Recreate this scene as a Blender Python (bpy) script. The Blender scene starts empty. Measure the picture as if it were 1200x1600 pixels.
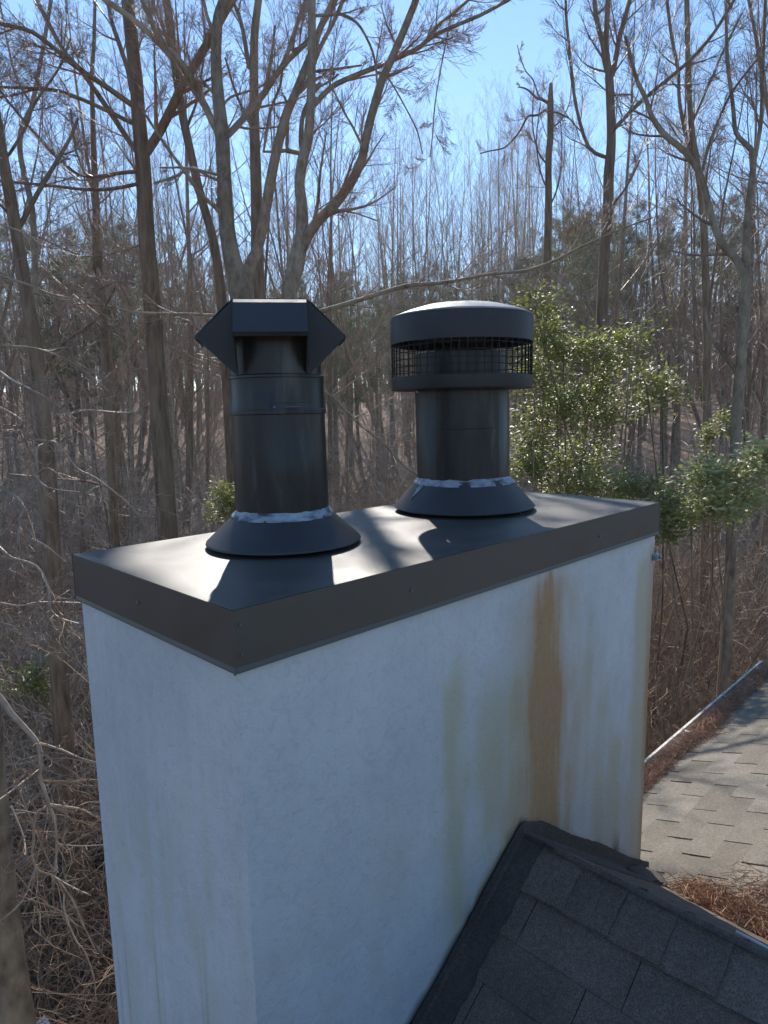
import bpy, math, random
import numpy as np
random.seed(7); rng = np.random.default_rng(7)
R = math.radians
scene = bpy.context.scene
COL = scene.collection

# ------------------------------------------------------------------ camera
CAM = np.array([-0.658, -1.071, 0.363]); YAW, PITCH, ROLL, FPX = -0.7816, -0.14722, 0.01984, 1051.84
def _basis(y, p, r):
    cy, sy, cp, sp, cr, sr = math.cos(y), math.sin(y), math.cos(p), math.sin(p), math.cos(r), math.sin(r)
    return (np.array([[cy, -sy, 0], [sy, cy, 0], [0, 0, 1]]) @ np.array([[1, 0, 0], [0, cp, -sp], [0, sp, cp]])
            @ np.array([[cr, 0, sr], [0, 1, 0], [-sr, 0, cr]]))
BAS = _basis(YAW, PITCH, ROLL)
cam_d = bpy.data.cameras.new('camera'); cam = bpy.data.objects.new('camera', cam_d); COL.objects.link(cam)
from mathutils import Matrix, Vector
M = Matrix.Identity(4)
for i in range(3):
    M[i][0] = BAS[i, 0]; M[i][1] = BAS[i, 2]; M[i][2] = -BAS[i, 1]; M[i][3] = CAM[i]
cam.matrix_world = M
cam_d.sensor_fit = 'HORIZONTAL'; cam_d.sensor_width = 36; cam_d.lens = 36 * FPX / 1200
cam_d.clip_start = 0.05; cam_d.clip_end = 1500
scene.camera = cam

# ------------------------------------------------------------------ light
SUN_AZ = math.atan2(0.63, 0.78); SUN_EL = R(37.0)
w = bpy.data.worlds.new('World'); scene.world = w; w.use_nodes = True
nt = w.node_tree
bg = nt.nodes['Background']; sky = nt.nodes.new('ShaderNodeTexSky')
sky.sky_type = 'NISHITA'; sky.sun_disc = False; sky.sun_elevation = SUN_EL; sky.sun_rotation = SUN_AZ
sky.air_density = 1.0; sky.dust_density = 0.0; sky.ozone_density = 4.0
hsv = nt.nodes.new('ShaderNodeHueSaturation'); hsv.inputs['Saturation'].default_value = 1.08; hsv.inputs['Hue'].default_value = .497; nt.links.new(sky.outputs[0], hsv.inputs['Color']); nt.links.new(hsv.outputs[0], bg.inputs[0]); bg.inputs[1].default_value = 0.13
sd = bpy.data.lights.new('sun', 'SUN'); sun = bpy.data.objects.new('sun', sd); COL.objects.link(sun)
sd.energy = 4.3; sd.angle = R(0.53); sd.color = (1.0, 0.94, 0.85)
SUN = Vector((math.sin(SUN_AZ) * math.cos(SUN_EL), math.cos(SUN_AZ) * math.cos(SUN_EL), math.sin(SUN_EL)))
sun.rotation_mode = 'QUATERNION'; sun.rotation_quaternion = SUN.to_track_quat('Z', 'Y'); sun.location = SUN * 60
scene.view_settings.view_transform = 'Standard'; scene.view_settings.look = 'None'
scene.view_settings.exposure = 0.68; scene.view_settings.gamma = 1.0
scene.render.engine = 'CYCLES'
scene.cycles.max_bounces = 6; scene.cycles.transparent_max_bounces = 6

# ------------------------------------------------------------------ helpers
def ray(x, y): return BAS @ np.array([(x - 600) / FPX, 1.0, -(y - 800) / FPX])
def at(x, y, d):
    """the place d metres away (over the ground) that is seen in that direction"""
    v = ray(x, y); return CAM + v * (d / math.hypot(v[0], v[1]))
def sm(t): t = min(1, max(0, t)); return t * t * (3 - 2 * t)
def ground_z(x, y):
    r = math.hypot(x, y)
    z = -6.4 + 6.4 * sm((r - 14) / 75) + 5.5 * sm((r - 60) / 90)
    z += .22 * math.sin(x * .31 + 1) * math.cos(y * .27) + .12 * math.sin(x * .9) * math.sin(y * .8 + 2)
    return z
def tag(o, label=None, cat=None, group=None, kind=None):
    if label: o['label'] = label
    if cat: o['category'] = cat
    if group: o['group'] = group
    if kind: o['kind'] = kind
    return o
def empty(name, loc=(0, 0, 0), rz=0.0):
    o = bpy.data.objects.new(name, None); o.empty_display_size = .2
    o.location = Vector([float(c) for c in loc]); o.rotation_euler = (0, 0, rz); COL.objects.link(o); return o

class Mesh:
    """collects vertices and faces (all tris or all quads per add) of ONE object"""
    def __init__(s): s.v = []; s.n = 0; s.q = []; s.t = []; s.c = []
    def add(s, v, quads=None, tris=None, col=None):
        v = np.asarray(v, float).reshape(-1, 3)
        if quads is not None and len(quads): s.q.append(np.asarray(quads, np.int64).reshape(-1, 4) + s.n)
        if tris is not None and len(tris): s.t.append(np.asarray(tris, np.int64).reshape(-1, 3) + s.n)
        s.v.append(v); s.n += len(v)
        c = np.zeros((len(v), 4)); c[:, 3] = 1
        if col is not None: c[:, :3] = col
        s.c.append(c)
    _tf = {}
    def tube(s, pts, rad, k=6, cap=False, col=None):
        pts = np.asarray(pts, float); n = len(pts); rad = np.broadcast_to(np.asarray(rad, float), (n,))
        t = np.empty_like(pts); t[1:-1] = pts[2:] - pts[:-2]; t[0] = pts[1] - pts[0]; t[-1] = pts[-1] - pts[-2]
        t /= np.maximum(np.sqrt((t * t).sum(1)), 1e-9)[:, None]
        m = t.mean(0); ref = np.array([1., 0, 0]) if abs(m[0]) <= min(abs(m[1]), abs(m[2])) else (np.array([0, 1., 0]) if abs(m[1]) < abs(m[2]) else np.array([0, 0, 1.]))
        u = ref - t * (t @ ref)[:, None]; u /= np.maximum(np.sqrt((u * u).sum(1)), 1e-9)[:, None]
        w_ = np.cross(t, u)
        key = (n, k)
        if key not in Mesh._tf:
            a = np.arange(k) * 2 * np.pi / k; i = np.arange(n - 1)[:, None] * k; j = np.arange(k)[None]
            Mesh._tf[key] = (np.cos(a), np.sin(a), np.stack([i + j, i + (j + 1) % k, i + k + (j + 1) % k, i + k + j], -1).reshape(-1, 4))
        ca, sa, f = Mesh._tf[key]
        v = pts[:, None] + rad[:, None, None] * (ca[None, :, None] * u[:, None] + sa[None, :, None] * w_[:, None])
        s.add(v, quads=f, col=col)
        if cap:
            for i0 in (0, (n - 1) * k):
                c = s.n; ring = s.n - n * k + i0 if i0 == 0 else s.n - 1 - k
                base = s.n - n * k if i0 == 0 else (s.n - 1) - k
                s.add([pts[0] if i0 == 0 else pts[-1]])
                tri = [[base + j, base + (j + 1) % k, c] for j in range(k)]
                s.t.append(np.array(tri))
    def box(s, lo, hi, col=None):
        x0, y0, z0 = lo; x1, y1, z1 = hi
        v = [(x0, y0, z0), (x1, y0, z0), (x1, y1, z0), (x0, y1, z0), (x0, y0, z1), (x1, y0, z1), (x1, y1, z1), (x0, y1, z1)]
        s.add(v, quads=[(0, 3, 2, 1), (4, 5, 6, 7), (0, 1, 5, 4), (1, 2, 6, 5), (2, 3, 7, 6), (3, 0, 4, 7)], col=col)
    def lathe(s, prof, c=(0, 0), k=64, lean=(0, 0), closed=False, wob=None):
        """profile [(r, z)] turned about a vertical axis"""
        a = np.arange(k) * 2 * np.pi / k; V = []
        for i, (r, z) in enumerate(prof):
            rr = r + (wob(a, i, z) if wob else 0)
            V.append(np.stack([c[0] + lean[0] * z + rr * np.cos(a), c[1] + lean[1] * z + rr * np.sin(a), np.full(k, z)], -1))
        n = len(prof); f = []
        for i in range(n if closed else n - 1):
            i2 = (i + 1) % n
            for j in range(k): f.append((i * k + j, i * k + (j + 1) % k, i2 * k + (j + 1) % k, i2 * k + j))
        s.add(np.concatenate(V), quads=f)
    def build(s, name, mat, parent=None, smooth=False, bevel=0, colors=False, data_only=False, sharp=False):
        v = np.concatenate(s.v); me = bpy.data.meshes.new(name)
        q = np.concatenate(s.q) if s.q else np.zeros((0, 4), int); t = np.concatenate(s.t) if s.t else np.zeros((0, 3), int)
        me.vertices.add(len(v)); me.vertices.foreach_set('co', v.astype(np.float32).ravel())
        me.loops.add(len(q) * 4 + len(t) * 3)
        me.loops.foreach_set('vertex_index', np.concatenate([q.ravel(), t.ravel()]).astype(np.int32))
        me.polygons.add(len(q) + len(t))
        st = np.concatenate([np.arange(len(q)) * 4, len(q) * 4 + np.arange(len(t)) * 3]).astype(np.int32)
        me.polygons.foreach_set('loop_start', st)
        me.polygons.foreach_set('use_smooth', np.full(len(q) + len(t), bool(smooth)))
        if colors:
            ca = me.color_attributes.new('tint', 'FLOAT_COLOR', 'POINT')
            ca.data.foreach_set('color', np.concatenate(s.c).astype(np.float32).ravel())
        me.update(calc_edges=True); me.validate()
        if smooth and sharp: me.set_sharp_from_angle(angle=R(28))
        me.materials.append(mat)
        if data_only: return me
        return link(name, me, parent, bevel)
def link(name, me, parent=None, bevel=0):
    o = bpy.data.objects.new(name, me); COL.objects.link(o)
    if parent is not None: o.parent = parent
    if bevel:
        b = o.modifiers.new('bevel', 'BEVEL'); b.width = bevel; b.segments = 2; b.limit_method = 'ANGLE'
    return o

# ------------------------------------------------------------------ materials
def mat(name):
    m = bpy.data.materials.new(name); m.use_nodes = True
    n = m.node_tree; return m, n, n.nodes['Principled BSDF']
def node(n, t, **k):
    o = n.nodes.new(t)
    for a, b in k.items():
        if hasattr(o, a): setattr(o, a, b)
    return o
def noise(n, scale, detail=4, rough=.55, vec=None, dist=0.0):
    o = node(n, 'ShaderNodeTexNoise'); o.inputs['Scale'].default_value = scale; o.inputs['Detail'].default_value = detail
    o.inputs['Roughness'].default_value = rough; o.inputs['Distortion'].default_value = dist
    if vec: n.links.new(vec, o.inputs['Vector'])
    return o
def ramp(n, fac, stops):
    o = node(n, 'ShaderNodeValToRGB'); cr = o.color_ramp
    while len(cr.elements) < len(stops): cr.elements.new(.5)
    for e, (p, c) in zip(cr.elements, stops):
        e.position = p; e.color = (c[0], c[1], c[2], 1) if isinstance(c, (tuple, list)) else (c, c, c, 1)
    n.links.new(fac, o.inputs[0]); return o
def mix(n, fac, a, b, mode='MIX'):
    o = node(n, 'ShaderNodeMix'); o.data_type = 'RGBA'; o.blend_type = mode
    for sock, val in ((0, fac), (6, a), (7, b)):
        if hasattr(val, 'links') or isinstance(val, bpy.types.NodeSocket): n.links.new(val, o.inputs[sock])
        elif sock == 0: o.inputs[0].default_value = val
        else: o.inputs[sock].default_value = (*val, 1)
    return o.outputs[2]
def bump(n, h, strength, dist, p, prev=None):
    b = node(n, 'ShaderNodeBump'); b.inputs['Strength'].default_value = strength; b.inputs['Distance'].default_value = dist
    n.links.new(h, b.inputs['Height'])
    if prev: n.links.new(prev, b.inputs['Normal'])
    n.links.new(b.outputs[0], p.inputs['Normal']); return b.outputs[0]
def objco(n, scale=(1, 1, 1)):
    tc = node(n, 'ShaderNodeTexCoord'); mp = node(n, 'ShaderNodeMapping'); mp.inputs['Scale'].default_value = scale
    n.links.new(tc.outputs['Object'], mp.inputs[0]); return mp.outputs[0]

def m_bark(name, c0, c1, c2, sc=(5, 5, 1.2), rough=.8, spec=.3, instvar=True):
    m, n, p = mat(name); v = objco(n, sc)
    a = noise(n, 3.0, 6, .6, v); b = noise(n, .9, 3, .5, v)
    r = ramp(n, a.outputs[0], [(.3, c0), (.55, c1), (.75, c2)])
    lich = ramp(n, b.outputs[0], [(.52, 0), (.66, .55)])
    col = mix(n, lich.outputs[0], r.outputs[0], c2)
    if instvar:
        oi = node(n, 'ShaderNodeObjectInfo'); mr = node(n, 'ShaderNodeMapRange'); mr.inputs[3].default_value = .7; mr.inputs[4].default_value = 1.3
        n.links.new(oi.outputs['Random'], mr.inputs[0]); hs = node(n, 'ShaderNodeHueSaturation')
        n.links.new(mr.outputs[0], hs.inputs['Value']); n.links.new(col, hs.inputs['Color']); col = hs.outputs[0]
    n.links.new(col, p.inputs['Base Color']); p.inputs['Roughness'].default_value = rough; p.inputs['Specular IOR Level'].default_value = spec
    bump(n, a.outputs[0], .6, .02, p)
    return m
M_bark_brown = m_bark('bark_brown', (.10, .062, .036), (.21, .14, .088), (.31, .225, .15), (6, 6, .9))
M_bark_grey = m_bark('bark_grey', (.12, .088, .06), (.26, .20, .14), (.37, .305, .215), (4, 4, 2.2))
M_bark_pine = m_bark('bark_pine', (.07, .05, .036), (.16, .11, .08), (.23, .165, .12), (6, 6, 1.5))
M_twig = m_bark('twig_brown', (.15, .087, .056), (.27, .17, .115), (.37, .26, .185), (3, 3, 3), .55, .5)
M_twig_pale = m_bark('twig_pale', (.23, .165, .115), (.39, .30, .22), (.5, .41, .32), (3, 3, 3), .5, .5)
M_twig_rust = m_bark('twig_rust', (.21, .13, .078), (.36, .24, .15), (.48, .35, .24), (3, 3, 3), .6, .4)

def m_leaf(name, c0, c1, trans, rough=.35, spec=.6):
    m, n, p = mat(name)
    oi = node(n, 'ShaderNodeAttribute'); oi.attribute_name = 'tint'
    sp = node(n, 'ShaderNodeSeparateColor'); n.links.new(oi.outputs['Color'], sp.inputs[0])
    col = mix(n, sp.outputs[0], c0, c1)
    n.links.new(col, p.inputs['Base Color']); p.inputs['Roughness'].default_value = rough; p.inputs['Specular IOR Level'].default_value = spec
    if trans:
        tr = node(n, 'ShaderNodeBsdfTranslucent'); n.links.new(mix(n, .5, col, trans), tr.inputs[0])
        ms = node(n, 'ShaderNodeMixShader'); ms.inputs[0].default_value = .4
        n.links.new(p.outputs[0], ms.inputs[1]); n.links.new(tr.outputs[0], ms.inputs[2])
        n.links.new(ms.outputs[0], n.nodes['Material Output'].inputs[0])
    return m
M_holly = m_leaf('evergreen_leaf', (.06, .09, .03), (.26, .28, .06), (.5, .52, .08), .47, 1.0)
M_holly_glint = m_leaf('leaf_painted_glint', (.30, .30, .11), (.58, .56, .26), (.42, .46, .1), .5, 1.0)  # lighter copy of the leaf; its pale colour imitates sun glare
M_needle = m_leaf('pine_needles_green', (.045, .065, .03), (.10, .115, .055), (.14, .16, .06), .5, .4)
M_dryneedle = m_leaf('dry_pine_needles', (.30, .18, .11), (.72, .48, .33), (.3, .15, .08), .6, .3)
M_litter = m_leaf('dry_leaves', (.08, .05, .035), (.26, .16, .10), (.2, .12, .07), .6, .3)

def m_metal(name, col, rough, spec=.5, mott=.25, scr=0.0, bumpy=.0, coat=0.0):
    m, n, p = mat(name); v = objco(n, (1, 1, 1))
    a = noise(n, 7, 5, .6, v); b = noise(n, 60, 3, .6, v)
    d = tuple(c * (1 - mott) for c in col); l = tuple(min(1, c * (1 + mott)) for c in col)
    r = ramp(n, a.outputs[0], [(.35, d), (.65, l)])
    colr = r.outputs[0]
    rr = node(n, 'ShaderNodeMapRange'); rr.inputs[1].default_value = .3; rr.inputs[2].default_value = .7
    rr.inputs[3].default_value = rough - .07; rr.inputs[4].default_value = rough + .09; n.links.new(a.outputs[0], rr.inputs[0])
    n.links.new(colr, p.inputs['Base Color']); n.links.new(rr.outputs[0], p.inputs['Roughness'])
    p.inputs['Specular IOR Level'].default_value = spec
    if bumpy:
        q = noise(n, 2.2, 2, .5, v); nb = bump(n, q.outputs[0], bumpy, .02, p); bump(n, b.outputs[0], .08, .002, p, nb)
    else: bump(n, b.outputs[0], .1, .002, p)
    return m, n, p, colr
M_cap, *_ = m_metal('bronze_painted_steel', (.058, .048, .038), .5, .9, .15, bumpy=.5)
M_cone, *_ = m_metal('dark_painted_cone', (.038, .034, .036), .5, .5, .2)
M_hood, *_ = m_metal('dark_hood_metal', (.026, .024, .025), .5, .45, .25)
M_white_metal, *_ = m_metal('white_gutter_paint', (.62, .58, .52), .65, .3, .2)
M_screw, *_ = m_metal('dull_screw', (.11, .11, .115), .4, .8, .1)

def m_pipe():
    m, n, p = mat('sooty_black_pipe'); v = objco(n, (9, 9, 1.6)); v2 = objco(n, (1, 1, 1))
    a = noise(n, 2.2, 6, .65, v); b = noise(n, 6, 4, .6, v2)
    r = ramp(n, a.outputs[0], [(.38, (.010, .010, .010)), (.55, (.026, .024, .022)), (.72, (.085, .08, .072))])
    g = ramp(n, b.outputs[0], [(.45, 0), (.7, .5)])
    col = mix(n, g.outputs[0], r.outputs[0], (.03, .029, .028))
    n.links.new(col, p.inputs['Base Color']); p.inputs['Roughness'].default_value = .38; p.inputs['Specular IOR Level'].default_value = .42
    bump(n, a.outputs[0], .15, .003, p); return m
M_pipe = m_pipe()
def m_dark():
    m, n, p = mat('soot_black'); p.inputs['Base Color'].default_value = (.012, .012, .012, 1); p.inputs['Roughness'].default_value = .8; return m
M_soot = m_dark()
def m_seal():
    m, n, p = mat('pale_sealant'); v = objco(n, (1, 1, 2.5)); a = noise(n, 16, 5, .6, v)
    r = ramp(n, a.outputs[0], [(.36, (.05, .05, .06)), (.5, (.27, .30, .35)), (.72, (.45, .48, .52))])
    n.links.new(r.outputs[0], p.inputs['Base Color']); p.inputs['Roughness'].default_value = .5; bump(n, a.outputs[0], .6, .006, p); return m
M_seal = m_seal()
def m_dome():
    m, n, p = mat('sunlit_dome_metal'); v = objco(n); a = noise(n, 9, 5, .6, v)
    r = ramp(n, a.outputs[0], [(.35, (.2, .19, .185)), (.6, (.36, .34, .32))])  # mottled metal, its grey lifted to imitate sun on the dome
    n.links.new(r.outputs[0], p.inputs['Base Color']); p.inputs['Roughness'].default_value = .5
    bump(n, a.outputs[0], .3, .004, p); return m
M_dome = m_dome()

def m_stucco():
    m, n, p = mat('white_stucco'); v = objco(n)
    at_ = node(n, 'ShaderNodeAttribute'); at_.attribute_name = 'tint'
    sp = node(n, 'ShaderNodeSeparateColor'); n.links.new(at_.outputs['Color'], sp.inputs[0])
    sw = noise(n, 42, 6, .7, v, .9); fine = noise(n, 160, 3, .7, v); big = noise(n, 2.6, 4, .6, v)
    vo = node(n, 'ShaderNodeTexVoronoi'); vo.feature = 'DISTANCE_TO_EDGE'; vo.inputs['Scale'].default_value = 38; n.links.new(v, vo.inputs['Vector'])
    base = ramp(n, big.outputs[0], [(.3, (.57, .57, .57)), (.7, (.69, .685, .67))])
    gr = ramp(n, sw.outputs[0], [(.3, .86), (.5, 1.0)])
    c = mix(n, 1.0, base.outputs[0], gr.outputs[0], 'MULTIPLY')
    # R rust, G green-brown grime, B dark tar
    def breakup(s, k, k0=.1):
        a = node(n, 'ShaderNodeMath'); a.operation = 'MULTIPLY_ADD'; n.links.new(sw.outputs[0], a.inputs[0]); a.inputs[1].default_value = k
        a.inputs[2].default_value = .55 if k < .6 else .3; b = node(n, 'ShaderNodeMath'); b.operation = 'MULTIPLY'; n.links.new(a.outputs[0], b.inputs[0]); n.links.new(s, b.inputs[1])
        b.use_clamp = True; return b.outputs[0]
    c = mix(n, breakup(sp.outputs[1], .9), c, (.50, .43, .24))
    c = mix(n, breakup(sp.outputs[0], .55), c, (.44, .215, .075))
    c = mix(n, sp.outputs[2], c, (.05, .05, .05))
    n.links.new(c, p.inputs['Base Color']); p.inputs['Roughness'].default_value = .75; p.inputs['Specular IOR Level'].default_value = .3
    b1 = bump(n, sw.outputs[0], .5, .01, p); b2 = bump(n, fine.outputs[0], .4, .004, p, b1); return m
M_stucco = m_stucco()

def m_shingle(name, c0, c1):
    m, n, p = mat(name); v = objco(n)
    at_ = node(n, 'ShaderNodeAttribute'); at_.attribute_name = 'tint'
    sp = node(n, 'ShaderNodeSeparateColor'); n.links.new(at_.outputs['Color'], sp.inputs[0])
    g = noise(n, 260, 3, .85, v); big = noise(n, 5, 4, .6, v); mid = noise(n, 70, 3, .7, v)
    c = mix(n, sp.outputs[0], c0, c1)
    gg = ramp(n, g.outputs[0], [(.32, .45), (.5, 1.0), (.68, 1.75)]); c = mix(n, 1.0, c, gg.outputs[0], 'MULTIPLY')
    mm = ramp(n, mid.outputs[0], [(.3, .8), (.7, 1.2)]); c = mix(n, 1.0, c, mm.outputs[0], 'MULTIPLY')
    bb = ramp(n, big.outputs[0], [(.3, .8), (.7, 1.15)]); c = mix(n, 1.0, c, bb.outputs[0], 'MULTIPLY')
    n.links.new(c, p.inputs['Base Color']); p.inputs['Roughness'].default_value = .85; p.inputs['Specular IOR Level'].default_value = .35
    bump(n, g.outputs[0], .5, .003, p); return m
M_shingle = m_shingle('grey_tan_shingle', (.14, .12, .096), (.19, .168, .136))
M_shingle_d = m_shingle('charcoal_shingle', (.12, .088, .07), (.15, .115, .093))
M_flash = m_shingle('asphalt_flashing', (.065, .052, .044), (.088, .072, .06))
def m_ground():
    m, n, p = mat('leaf_litter_ground'); v = objco(n)
    a = noise(n, .35, 5, .6, v); b = noise(n, 7, 5, .75, v); f = noise(n, 28, 3, .8, v)
    r = ramp(n, b.outputs[0], [(.3, (.08, .05, .036)), (.5, (.21, .13, .09)), (.7, (.36, .235, .165))])
    r2 = ramp(n, a.outputs[0], [(.4, (.75, .7, .66)), (.65, (1.15, 1.05, 1.0))])
    c = mix(n, 1.0, r.outputs[0], r2.outputs[0], 'MULTIPLY'); n.links.new(c, p.inputs['Base Color']); p.inputs['Roughness'].default_value = .9
    b1 = bump(n, b.outputs[0], .9, .12, p); bump(n, f.outputs[0], .6, .04, p, b1); return m
M_ground = m_ground()
def m_flat(name, c, rough=.7):
    m, n, p = mat(name); a = noise(n, 12, 4, .6, objco(n)); r = ramp(n, a.outputs[0], [(.3, tuple(k * .85 for k in c)), (.7, c)])
    n.links.new(r.outputs[0], p.inputs['Base Color']); p.inputs['Roughness'].default_value = rough; return m
M_siding = m_flat('pale_siding', (.5, .5, .47)); M_plastic = m_flat('white_plastic', (.8, .8, .8), .45); M_nut = m_flat('dark_wood', (.06, .045, .035))

# ------------------------------------------------------------------ ground
def build_ground():
    radii = np.concatenate([np.linspace(0, 30, 61)[1:], np.geomspace(31, 600, 60)]); K = 240
    V = [(0, 0, ground_z(0, 0))]
    for r in radii:
        for j in range(K):
            a = 2 * math.pi * j / K; x, y = r * math.cos(a), r * math.sin(a); V.append((x, y, ground_z(x, y)))
    q = []; n = len(radii)
    for i in range(n - 1):
        for j in range(K):
            q.append((1 + i * K + j, 1 + (i + 1) * K + j, 1 + (i + 1) * K + (j + 1) % K, 1 + i * K + (j + 1) % K))
    g = Mesh(); g.add(V, quads=q, tris=[(0, 1 + j, 1 + (j + 1) % K) for j in range(K)])
    o = g.build('ground', M_ground, smooth=True); tag(o, kind='structure')
build_ground()

# ------------------------------------------------------------------ chimney
L, S, H = 1.9, .787, .123
def vnoise(x, z, sc, seed):
    r = np.random.default_rng(seed); g = r.random((64, 64)); x = np.asarray(x) * sc; z = np.asarray(z) * sc
    xi = np.floor(x).astype(int); zi = np.floor(z).astype(int); fx = x - xi; fz = z - zi
    fx = fx * fx * (3 - 2 * fx); fz = fz * fz * (3 - 2 * fz); G = lambda a, b: g[a % 64, b % 64]
    return (G(xi, zi) * (1 - fx) + G(xi + 1, zi) * fx) * (1 - fz) + (G(xi, zi + 1) * (1 - fx) + G(xi + 1, zi + 1) * fx) * fz
def ss(a, b, x): t = np.clip((x - a) / (b - a), 0, 1); return t * t * (3 - 2 * t)
SL, SR, RZ, RX = .66, .70, -.945, .98      # cricket slopes, ridge height and place
def main_z(y): return -1.615 - .35 * y
chim = empty('chimney', (L / 2, S / 2, ground_z(L / 2, S / 2)))
tag(chim, 'tall white stucco chimney with rust streaks and dark metal cover', 'chimney')
CB = Vector(chim.location)
def child_world(o, par):   # geometry was made in world coordinates
    o.parent = par; o.matrix_parent_inverse = Matrix.Translation(Vector(par.location)).inverted()
    return o
def build_body():
    I = .0095; z1 = -.055; z0 = -6.6; g = Mesh()
    zs = np.concatenate([np.linspace(z1, -2.1, 300), np.linspace(-2.15, z0, 12)])
    faces = [((I, I), (L - I, I), 330), ((L - I, I), (L - I, S - I), 60), ((L - I, S - I), (I, S - I), 60), ((I, S - I), (I, I), 90)]
    for fi, (a, b, n) in enumerate(faces):
        t = np.linspace(0, 1, n); T, Z = np.meshgrid(t, zs)
        X = a[0] + (b[0] - a[0]) * T; Y = a[1] + (b[1] - a[1]) * T
        X = X - np.clip(-Z, 0, 3) * .012 * (X / L)
        rust = np.zeros_like(X); grime = np.zeros_like(X); tar = np.zeros_like(X)
        d = -Z
        if fi == 0:
            nx = vnoise(X * 1.0, Z * .28, 9, 3); n2 = vnoise(X, Z * .35, 22, 5); n3 = vnoise(X, Z, 14, 9); wv = (vnoise(X * .1, Z, 3.2, 8) - .5) * .05
            roof = np.where(X < RX, RZ - SL * (RX - X), RZ - SR * (X - RX)) + .045
            dr = Z - roof
            c = 1.135 + wv * .6
            ragged = (vnoise(X, Z * .5, 40, 31) - .5) * .03 + (vnoise(X, Z * .3, 12, 32) - .5) * .04
            q_ = np.abs(X - c + ragged); wd = .07 + .024 * ss(.12, .2, d) + .03 * ss(.3, .6, d)
            streaks = .34 + .75 * vnoise(X, Z * .07, 75, 41) + .5 * vnoise(X, Z * .15, 26, 42) * vnoise(X, Z * .8, 12, 43)
            core = np.exp(-(q_ / wd) ** 1.8) * ss(.105, .17, d + .05 * (vnoise(X, Z * .05, 45, 77) - .5)) * (.95 + .25 * ss(.42, .55, d) * ss(1.1, .7, d))
            st = np.exp(-((X - c + .0) / .014) ** 2) * .75 * ss(.12, .16, d) * ss(.5, .25, d) + np.exp(-((X - c + .05) / .012) ** 2) * .6 * ss(.14, .3, d) * ss(.6, .35, d)
            halo = np.exp(-((X - c) / (wd * 2.1)) ** 2) * .45 * ss(.125, .2, d)
            core2 = np.exp(-(np.abs(q_ - .012) / (wd * .5)) ** 2) * ss(.2, .5, d) * .35
            rust = np.clip((core * .72 + core2) * streaks, 0, .85) + st * .7 * streaks + halo * (.3 + .6 * n2)
            rust += .75 * np.exp(-((X - 1.875) / .03) ** 2) * ss(.12, .2, d) * (.5 + nx)
            rust += .45 * ss(.06, .0, dr) * ss(.6, .95, X) * ss(1.35, 1.1, X) * n3
            gr = lambda cx, w_, a0, a1: np.exp(-((X - cx - wv * .6 + ragged * .6) / w_) ** 2) * ss(a0, a0 + .2, d) * ss(a1 + .25, a1, d)
            grime = (.7 * gr(.67, .055, .22, .95) + .5 * gr(.83, .07, .3, .8) + .8 * gr(.99, .09, .35, .9) + .25 * gr(.42, .08, .5, .8) * n3 * 1.5
                     + .55 * gr(1.50, .05, .55, 1.4) + .6 * gr(1.62, .07, .75, 1.5) + 1.0 * gr(1.82, .065, .12, 1.7) + .75 * np.exp(-(q_ / (wd * 1.45)) ** 2) * ss(.125, .3, d) + .3 * gr(1.40, .03, .2, 1.)) * (.5 + 1.1 * n2) * 1.25
            grime += .5 * ss(.07, 0, dr) * (.3 + n3) * ss(.5, .8, X) + .45 * ss(.155, .125, d) * ss(.3, .9, X) * n3 + .18 * ss(.55, .9, n3) * ss(.4, .9, d)
            grime += .35 * ss(.3, 1.5, X) * ss(.2, .6, d) * (vnoise(X, Z * .2, 30, 15) - .25)
            tar = ss(.03, -.01, dr + .03 * (n2 - .5)) * .8 + .75 * np.exp(-((X - 1.66) / .05) ** 2) * ss(.13, .0, dr) * ss(.35, .6, n2)
            tar += .5 * ss(.72, .85, n2) * ss(.07, .0, dr)
        else:
            n3 = vnoise(T * 3, Z, 6, 11); grime = .28 * ss(.35, .9, n3) * ss(.3, .9, d) + (.12 if fi == 3 else .3) * ss(.4, .9, vnoise(T * 3, Z * .2, 14, 12))
            tar = .25 * ss(.82, .95, vnoise(T * 12, Z * .12, 6, 13)) * ss(.5, 1, d)
        col = np.stack([np.clip(rust, 0, .95), np.clip(grime, 0, .85), np.clip(tar, 0, .85)], -1).reshape(-1, 3)
        m_, k_ = T.shape; idx = np.arange(m_ * k_).reshape(m_, k_)
        q = np.stack([idx[1:, :-1], idx[1:, 1:], idx[:-1, 1:], idx[:-1, :-1]], -1).reshape(-1, 4)
        g.add(np.stack([X, Y, Z], -1).reshape(-1, 3), quads=q, col=col)
    o = g.build('stucco_wall', M_stucco, colors=True); child_world(o, chim)
build_body()
def build_cover():
    g = Mesh(); nx, ny = 90, 44
    X, Y = np.meshgrid(np.linspace(0, L, nx), np.linspace(0, S, ny))
    edge = np.minimum(np.minimum(X, L - X), np.minimum(Y, S - Y))
    Z = .006 * ss(0, .3, edge) + .0022 * (vnoise(X, Y, 3.1, 21) - .5) * ss(0, .12, edge)
    idx = np.arange(nx * ny).reshape(ny, nx)
    q = np.stack([idx[:-1, :-1], idx[:-1, 1:], idx[1:, 1:], idx[1:, :-1]], -1).reshape(-1, 4)
    g.add(np.stack([X, Y, Z], -1).reshape(-1, 3), quads=q)
    o = g.build('top_plate', M_cap, smooth=True); return child_world(o, chim)
build_cover()
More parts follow.
